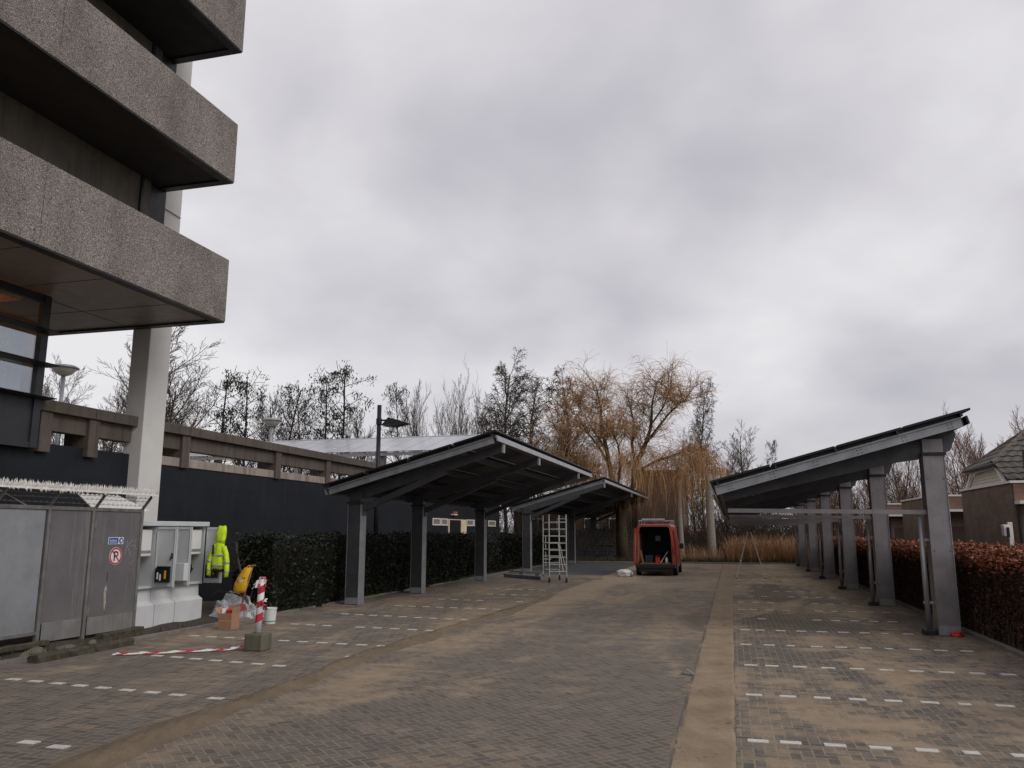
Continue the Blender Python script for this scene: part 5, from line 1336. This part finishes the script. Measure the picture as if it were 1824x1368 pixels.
reddP = dict(seg=[8,6,5,4], wig=[.05,.08,.1,.12], trop=[.06,.12,.1,.08], n=[13,9,8,0], t0=[.2,.2,.15,0], ang=[28,30,32,35], len=[.5,.5,.5,.5], tap=[.5,.4,.3,0], rmin=.0085, trunk_lv=1)
KINDS_ = {
 'bare_a': dict(seed=11, r=.1, P=bareP, bark=m_bark, twig=m_birch),
 'bare_b': dict(seed=12, r=.1, P=bareP, bark=m_bark, twig=m_birch),
 'birch_a': dict(seed=21, r=.11, P=birchP, bark=m_birch, twig=m_bark),
 'birch_b': dict(seed=22, r=.11, P=birchP, bark=m_bark, twig=m_bark),
 'alder_a': dict(seed=31, r=.1, P=alderP, bark=m_barkd, twig=m_barkd, leaf=(1150,.07,1.3), leafm=m_alder),
 'alder_b': dict(seed=32, r=.1, P=alderP, bark=m_barkd, twig=m_barkd, leaf=(1250,.07,1.3), leafm=m_alder),
 'alder_c': dict(seed=36, r=.1, P=alderP, bark=m_barkd, twig=m_barkd, leaf=(1050,.07,1.3), leafm=m_alder),
 'shrub': dict(seed=41, r=.06, P=shrubP, bark=m_barkd, twig=m_bark, nstem=9, spread=.5),
 'redd': dict(seed=51, r=.09, P=reddP, bark=m_bark, twig=m_redtw, nstem=5, spread=.32),
 'redd_b': dict(seed=52, r=.09, P=reddP, bark=m_barkd, twig=m_redtw, nstem=4, spread=.4),
}
G1 = 'trees beyond the parking deck'; G2 = 'trees behind the brick garages'; G3 = 'bare trees at the end of the car park'
plant('bare_a', 'bare_tree', 'tall bare pale-twigged tree just right of the white pillar', -44.8, 60, 17.9, rz=.3, group=G1, sx=1.35)
plant('bare_b', 'bare_tree', 'lower dark bare tree close behind the white pillar and balustrade', -47.6, 60, 14.3, rz=1.3, group=G1, sx=1.2)
plant('alder_a', 'alder_tree', 'leftmost tree with dark hanging leaves beside the tall bare tree', -43.0, 62, 16.3, rz=.2, group=G1)
plant('alder_b', 'alder_tree', 'second dark leafed tree, left of the small mushroom lamp', -40.4, 62.5, 15.5, rz=1.7, group=G1)
plant('alder_c', 'alder_tree', 'shorter dark leafed tree directly behind the small mushroom lamp', -37.0, 62, 14.6, rz=2.9, group=G1)
plant('alder_b', 'alder_tree', 'left one of the close pair of dark leafed trees over the white solar roof', -33.6, 62, 15.2, rz=4.1, group=G1, sx=.9)
plant('alder_a', 'alder_tree', 'right one of the close pair of dark leafed trees over the white solar roof', -31.7, 62.4, 15.5, rz=3.3, group=G1)
plant('alder_c', 'alder_tree', 'single slim dark leafed tree right behind the black street lamp', -26.8, 64, 14.4, rz=5.0, group=G1, sx=.62)
plant('shrub', 'bare_tree', 'spiky many-stemmed bare tree between the street lamp and the birches', -24.2, 66, 14.0, rz=.5, group=G1, sx=.75)
plant('shrub', 'bare_tree', 'second spiky many-stemmed bare tree beside the first, nearer the birches', -21.6, 67, 13.4, rz=2.5, group=G1, sx=.6)
plant('birch_a', 'birch_tree', 'tallest fine-twigged birch left of the willow', -19.2, 70, 16.4, rz=.4, group=G1)
plant('birch_b', 'birch_tree', 'middle birch between the tallest birch and the willow', -16.8, 72, 15.2, rz=1.4, group=G1)
plant('birch_a', 'birch_tree', 'birch half hidden by the left side of the willow', -14.4, 73, 15.6, rz=2.6, group=G1)
plant('alder_b', 'alder_tree', 'dark leafed tree between the birches above the carport peak', -21.6, 73, 12.8, rz=.9, group=G1, sx=.8)
plant('alder_c', 'alder_tree', 'lower dark leafed tree in front of the middle birch', -17.8, 68, 11.5, rz=.1, group=G1, sx=.8)
for k, (x, y, H, kd, lab) in enumerate(((-62.8,62,16.9,'bare_b','bare tree behind the tower window corner'), (-60.2,63,15.6,'bare_a','bare tree just right of the mushroom lamp'), (-57,63,14.6,'bare_b','bare tree seen in front of the white pillar, left side'), (-54.8,62,14,'bare_a','bare tree touching the left edge of the white pillar'), (-40.0,66,14,'bare_b','low bare tree among the dark leafed trees'), (-30.3,66,12,'bare_b','low bare tree left of the street lamp'), (-36.8,67,13.2,'bare_a','pale low bare tree behind the deck lamp'))):
    plant(kd, 'bare_tree', lab, x, y, H, rz=k*1.1, group=G1)
plant('birch_b', 'birch_tree', 'slim tall tree with drooping twigs right of the willow', -2.0, 66, 13.2, rz=.4, group=G3, sx=.62)
plant('bare_b', 'bare_tree', 'dark bare tree between the two grey posts', -2.9, 70, 9.5, rz=.1, group=G3, sx=.8)
plant('bare_a', 'bare_tree', 'pale bare tree rising over the low end of the long carport', 1.4, 82, 10.8, rz=.9, group=G3, sx=1.1)
plant('bare_b', 'bare_tree', 'bare tree peeping left of the low end of the long carport', -.6, 80, 9.2, rz=2.2, group=G3, sx=.9)
plant('alder_c', 'alder_tree', 'little leafy treetop showing over the middle of the long carport roof', 4.0, 84, 10.8, rz=1.2, group=G3, sx=.45)
for k, (x, y, H, kd, lab) in enumerate(((12.4,48,7.6,'redd','reddish bare tree just right of the nearest right column'), (14.6,49,9.0,'redd_b','tall reddish bare tree behind the roof edge of the gabled house'), (17.0,50,9.6,'bare_b','dark bare tree behind the roof ridge'), (19.4,52,9.8,'redd','bare tree at the right picture edge above the roof'), (10.0,58,8.3,'redd_b','reddish bare tree between the first and second right columns'), (11.6,60,8.0,'bare_b','dark bare tree left of the nearest right column'), (8.3,62,7.4,'redd','reddish bare tree between the second and third right columns'), (7.2,66,7.2,'redd_b','small reddish tree between the third and fourth right columns'), (6.2,70,7.2,'redd','faint reddish tree at the far end of the right columns'), (12.8,62,6.8,'redd_b','low reddish tree behind the second garage'))):
    plant(kd, 'bare_tree', lab, x, y, H*.87, rz=k*.9, group=G2)

# the willow: leaning limbs, branches and long hanging twigs
wl = thing('weeping_willow', 'big weeping willow with orange hanging twigs behind the van', 'tree', (-7.7, 60, 0))
rw = random.Random(77)
limbs = [([(-7.7,60,-.1),(-7.75,60,1.5),(-7.8,60,3.2),(-7.9,60,4.6)], [.62,.5,.46,.42]),
 ([(-7.9,60,4.5),(-8.3,59.8,6.4),(-8.75,59.6,8.6),(-8.8,59.3,10.4),(-9.2,59.2,12.2),(-9.4,59.1,14.2)], [.36,.3,.25,.2,.13,.06]),
 ([(-7.9,60,4.2),(-9.2,60.2,5.8),(-10.8,60.4,7.4),(-11.9,60.6,8.4),(-12.3,60.8,9.9),(-12.9,60.8,11.0)], [.34,.28,.22,.17,.11,.06]),
 ([(-7.8,60,3.6),(-6.9,60,5.4),(-6.6,60,7.0),(-6.1,59.9,8.6),(-5.5,59.8,10.4),(-5.2,59.6,12.4),(-4.9,59.5,14.2)], [.4,.34,.3,.25,.19,.12,.05]),
 ([(-6.1,59.9,8.6),(-5.2,60.3,10.2),(-4.1,60.6,11.6),(-2.9,60.8,12.6),(-2.3,60.9,12.9)], [.2,.16,.12,.08,.04]),
 ([(-6.6,60,7.0),(-6.9,60.3,9.0),(-6.8,60.6,11.0),(-7.0,60.6,12.8)], [.22,.17,.12,.05]),
 ([(-6.6,60.1,6.6),(-5.2,61,7.6),(-3.6,61.4,8.2),(-2.2,61.6,8.6),(-1.4,61.8,8.0)], [.2,.16,.12,.08,.04]),
 ([(-8.4,59.8,6.8),(-9.0,58.6,8.6),(-9.9,58.2,10.2),(-10.8,58.1,11.6)], [.18,.14,.1,.05]),
 ([(-8.0,60,5.2),(-7.6,58.4,7.0),(-7.6,57.4,8.6),(-7.8,56.9,9.8)], [.2,.15,.1,.05]),
 ([(-10.8,60.4,7.4),(-12.2,59.6,7.9),(-13.4,59.2,8.0)], [.14,.1,.05]),
 ([(-8.75,59.6,8.6),(-9.9,60.6,10.4),(-10.8,61.2,12.4),(-11.0,61.3,13.2)], [.16,.12,.08,.04]),
 ([(-5.5,59.8,10.4),(-4.4,59.2,12.0),(-3.8,58.9,13.6)], [.13,.09,.04])]
limbs = [([(p[0] if p[0] < -3.4 else -3.4+(p[0]+3.4)*.6, p[1], p[2] if p[2] < 5 else 5+(p[2]-5)*.86) for p in pts], r_) for pts, r_ in limbs]
b = MB()
for pts, rads in limbs: b.tube([vadd(p, (rw.gauss(0,.08), rw.gauss(0,.08), 0)) if i else p for i, p in enumerate(pts)], [q*(.62 if pts is not limbs[0][0] else .85) for q in rads], 9)
b.build('trunk', m_willow, wl, smooth=True)
wr = {}
P = dict(seg=[5,5], wig=[.16,.2], trop=[.1,.02], n=[6,0], t0=[.2,0], ang=[40,40], len=[.6,.5], tap=[.3,0], rmin=.011)
for pts, rads in limbs[1:]:
    L = sum(math.dist(a, c) for a, c in zip(pts, pts[1:])); n = int(L*3.4)
    for k in range(n):
        t = .25+.75*rw.random(); f = t*(len(pts)-1); i = min(int(f), len(pts)-2); q = tuple(pts[i][j]+(pts[i+1][j]-pts[i][j])*(f-i) for j in range(3))
        ax = vnorm(tuple(pts[i+1][j]-pts[i][j] for j in range(3)))
        d = vnorm((ax[0]*.6+rw.gauss(0,.7), ax[1]*.6+rw.gauss(0,.75), ax[2]*.6+rw.gauss(.1,.4)))
        grow(wr, rw, q, d, rw.uniform(1.0,2.2), .03, 0, P)
b = MB()
for lv in wr:
    for pts, rads, d in wr[lv]: b.tube(pts, rads, 4 if lv == 0 else 3, False)
cw = b.build('crown', m_willow, wl)
b = MB()
allp = [(pts, d) for lv in wr for pts, r_, d in wr[lv]]
for k in range(8000):
    pts, d = rw.choice(allp); p = pts[rw.randint(1, len(pts)-1)]
    hi = p[2]
    L = rw.uniform(.5, 1.7) if hi > 8.6 else rw.uniform(1.5, 4.2)
    L = min(L, max(.6, hi-1.6))
    v = vnorm((d[0]*.6+rw.gauss(0,.6), d[1]*.6+rw.gauss(0,.6), rw.uniform(.1,1.3) if hi > 8.6 else rw.uniform(-.5,.5)))
    q = [p]; n = 6; g = rw.uniform(.05,.42) if hi > 8.6 else .5
    for i in range(n):
        v = vnorm((v[0]*.93, v[1]*.93, v[2]-g)); p = vadd(p, v, L/n); q.append(p)
    b.tube(q, [.009]*4+[.0065]*3, 3, False)
for k in range(420):
    # long curtains on the right and left skirts
    s = rw.random()
    if s < .5: x0, z0 = rw.uniform(-6.4,-3.0), rw.uniform(6.0,8.6)
    elif s < .8: x0, z0 = rw.uniform(-14.0,-11.0), rw.uniform(7.2,10.6)
    else: x0, z0 = rw.uniform(-3.6,-2.4), rw.uniform(5.5,8.0)
    p = (x0, 60.5+rw.gauss(0,1.3), z0); q = [p]; L = rw.uniform(1.4, 5.2); v = (rw.gauss(0,.7), rw.gauss(0,.7), .5)
    for i in range(7):
        v = vnorm((v[0]*.82+rw.gauss(0,.1), v[1]*.82, v[2]-.42)); p = vadd(p, v, min(L, z0-.9)/7); q.append(p)
    b.tube(q, .0095, 3, False)
b.build('hanging_twigs', m_wtwig, cw)

# small bush stem and twigs beside the cabinet, with its own bare trunk
bs_ = thing('bare_bush', 'small bare bush stem in front of the hedge behind the yellow bag', 'bush', (-11.75, 18.5, 0))
rb = random.Random(5); rec = {}
grow(rec, rb, (-11.75,18.5,0), (0,0,1), 1.9, .06, 0, dict(seg=[7,5,4], wig=[.1,.2,.25], trop=[.1,.05,0], n=[9,4,0], t0=[.15,.2,0], ang=[60,50,40], len=[.5,.5,.5], tap=[.4,.3,0], rmin=.005))
tb, cbm = MB(), MB()
for lv in rec:
    for pts, rads, d in rec[lv]: (tb if lv == 0 else cbm).tube(pts, rads, 8 if lv == 0 else 4, False)
tb.build('stem', m_log, bs_); cbm.build('twigs', m_twig, bs_)

# stuff: reeds, thickets, grass
def blades(name, n, fx, m, lab, cat, seed, hr, lean=.25, w=.012, curve=.3, z0=0.):
    rr = random.Random(seed); b = MB()
    for i in range(n):
        x, y = fx(rr); h = rr.uniform(*hr)*(1 if rr.random() > .1 else .6); a = rr.uniform(0, 6.28); l = rr.uniform(0, lean)*h
        dx, dy = math.cos(a), math.sin(a); sx_, sy_ = -dy*w, dx*w
        p1 = (x+dx*l*.35, y+dy*l*.35, z0+h*.6); p2 = (x+dx*l*(1+curve), y+dy*l*(1+curve), z0+h*rr.uniform(.85,1))
        b.add([(x-sx_,y-sy_,z0),(x+sx_,y+sy_,z0),(p1[0]+sx_*.8,p1[1]+sy_*.8,p1[2]),(p1[0]-sx_*.8,p1[1]-sy_*.8,p1[2]),p2], [(0,1,2,3),(3,2,4)])
    o = b.build(name, m, None, (0,0,0)); o['kind'] = 'stuff'; o['label'] = lab; o['category'] = cat; return o
def clump(r, x0, x1, y0, sp):
    while True:
        x = r.uniform(x0, x1); y = y0+abs(r.gauss(0, sp))
        if r.random() < .35+.65*(.5+.5*math.sin(x*3.1+y*1.3)*math.sin(x*1.3-y*2.2)): return x, y
blades('dry_reeds', 4300, lambda r: clump(r, -.3, 4.8, 56.8, 2.0), m_reed, 'dense dry orange reeds at the end of the right-hand bays', 'reeds', 1, (.5,2.2), .6, .01)
blades('dry_reeds', 700, lambda r: (r.uniform(-4.2,-.6), 58.5+abs(r.gauss(0,2.5))), m_reed, 'sparser dry reeds between the van and the grey post', 'reeds', 2, (.4,1.6), .6, .01)
blades('rough_grass', 5200, lambda r: (r.uniform(-14,5.2), 56.4+abs(r.gauss(0,1.2))), m_grass, 'rough grass along the far edge of the paving', 'grass', 3, (.15,.5), .7, .012)
blades('weeds', 1300, lambda r: (-11.45-abs(r.gauss(0,.22)), r.uniform(9,56)), m_grass, 'weeds and dead grass along the left edge of the paving', 'grass', 4, (.05,.22), .9, .006, z0=0.)
blades('weeds', 700, lambda r: (4.78+abs(r.gauss(0,.1)), r.uniform(8,55)), m_grass, 'weeds at the foot of the copper hedge', 'grass', 5, (.04,.14), .9, .006)
def thicket(name, n, x0, x1, y0, y1, hr, m, lab, seed):
    rr = random.Random(seed); b = MB()
    for i in range(n):
        x = rr.uniform(x0, x1); y = rr.uniform(y0, y1); h = rr.uniform(*hr)*(.75+.25*math.sin(x*.7+seed)); p = (x, y, 0); d = vnorm((rr.gauss(0,.22), rr.gauss(0,.22), 1)); pts = [p]
        for k in range(4): d = vnorm((d[0]+rr.gauss(0,.16), d[1]+rr.gauss(0,.16), d[2])); p = vadd(p, d, h/4); pts.append(p)
        b.tube(pts, [.035,.028,.02,.014,.009], 3, False)
        for k in range(5):
            q = pts[rr.randint(1,3)]; e = vnorm((rr.gauss(0,.6), rr.gauss(0,.6), .8)); L = h*rr.uniform(.15,.35); b.tube([q, vadd(q, e, L*.5), vadd(vadd(q, e, L), (rr.gauss(0,.08),0,.1))], [.014,.012,.008], 3, False)
    o = b.build(name, m, None, (0,0,0)); o['kind'] = 'stuff'; o['label'] = lab; o['category'] = 'thicket'
thicket('thicket', 900, -5, 6, 64, 76, (2.5,6), m_bark, 'dark bare thicket behind the reeds and the grey posts', 1)
thicket('thicket', 900, -36, -4, 66, 73, (2.5,5), m_barkd, 'dark undergrowth behind the carports and the willow', 2)
thicket('thicket', 1100, 5, 26, 62, 78, (3.5,6.2), m_redtw, 'reddish brown thicket behind the right-hand columns', 3)
thicket('thicket', 900, -70, -26, 66, 76, (6,9.5), m_bark, 'bare brushwood far behind the parking deck', 4)
thicket('thicket', 1500, -40, 40, 95, 115, (5,9), m_birch, 'pale far line of bare woodland', 5)
b = MB(); rr = random.Random(12)
for i in range(420):
    x, y = rr.uniform(-6,4.5), rr.uniform(6,30)
    if rr.random() < .35: x = rr.uniform(-11,-6)
    s = rr.uniform(.008,.022); a = rr.uniform(0,6.28); z = .02
    b.add([(x-s*math.cos(a),y-s*math.sin(a),z),(x+s*.6*math.sin(a),y-s*.6*math.cos(a),z+.004),(x+s*math.cos(a),y+s*math.sin(a),z+s*.4),(x-s*.6*math.sin(a),y+s*.6*math.cos(a),z+.006)], [(0,1,2,3)])
o = b.build('leaf_litter', m_leafcd, None, (0,0,0)); o['kind'] = 'stuff'; o['label'] = 'scattered dead leaves and crumbs on the paving'; o['category'] = 'litter'

# ---------------------------------------------------------------- sky, sun, camera
w = bpy.data.worlds.new('World'); scene.world = w; w.use_nodes = True
t = NT(w.node_tree); bgn = t.n['Background']
sun_el, sun_az = R(38), R(112)          # azimuth clockwise from +Y
sk = t.new('ShaderNodeTexSky', sky_type='NISHITA'); sk.sun_disc = False; sk.sun_elevation = sun_el; sk.sun_rotation = sun_az
dirv = t.new('ShaderNodeTexCoord').outputs['Generated']
s = t.new('ShaderNodeSeparateXYZ'); t.l.new(dirv, s.inputs[0])
den = t.math('ADD', t.math('MAXIMUM', s.outputs[2], 0.), .5)
cv = t.new('ShaderNodeCombineXYZ'); t.l.new(t.math('DIVIDE', s.outputs[0], den), cv.inputs[0]); t.l.new(t.math('DIVIDE', s.outputs[1], den), cv.inputs[1])
cvp = cv.outputs[0]
n1 = t.noise(t.mapping(cvp, (1,1,1), (0,0,R(25)), (3.1,1.7,0)), 1.9, 7, .46, .25)
n2 = t.noise(t.mapping(cvp, (1,1,1), (0,0,R(-20)), (7.3,2.2,0)), 4.0, 5, .45, .2)
g = t.math('ADD', t.math('MULTIPLY', n1, .75), t.math('MULTIPLY', n2, .38))
lr_ = t.vmath('DOT_PRODUCT', dirv, (-.85, .1, .15))
g = t.math('ADD', g, t.math('MULTIPLY', lr_, .17))
cc = t.ramp(g, [(.37, (4.6,4.52,4.95)), (.5, (5.65,5.52,5.95)), (.62, (6.9,6.72,7.05)), (.75, (8.4,8.22,8.4))])
hz = t.ramp(s.outputs[2], [(.0, .45), (.16, 0.)])
cc = t.mix(hz, cc, (6.8,6.55,6.7))
fin = t.mix(.94, sk.outputs[0], cc)
t.l.new(fin, bgn.inputs[0]); bgn.inputs[1].default_value = .1
ld = bpy.data.lights.new('sun', 'SUN'); ld.energy = 1.35; ld.angle = R(35); ld.color = (1,.965,.92)
lo = bpy.data.objects.new('sun', ld); col.objects.link(lo)
dv = Vector((math.sin(sun_az)*math.cos(sun_el), math.cos(sun_az)*math.cos(sun_el), math.sin(sun_el)))
lo.rotation_euler = dv.to_track_quat('Z', 'Y').to_euler(); lo.location = (20, -20, 40)
cam = bpy.data.cameras.new('camera'); co = bpy.data.objects.new('camera', cam); col.objects.link(co); scene.camera = co
cam.sensor_fit = 'HORIZONTAL'; cam.sensor_width = 36; cam.lens = 1440/1824*36; cam.clip_end = 2000; cam.clip_start = .05
co.location = (0, 0, 2.1); co.rotation_euler = (R(90+10.331), 0, R(14.956))
scene.render.engine = 'CYCLES'
scene.cycles.use_denoising = True
scene.cycles.max_bounces = 6
scene.view_settings.view_transform = 'Standard'; scene.view_settings.look = 'None'; scene.view_settings.exposure = 0; scene.view_settings.gamma = 1
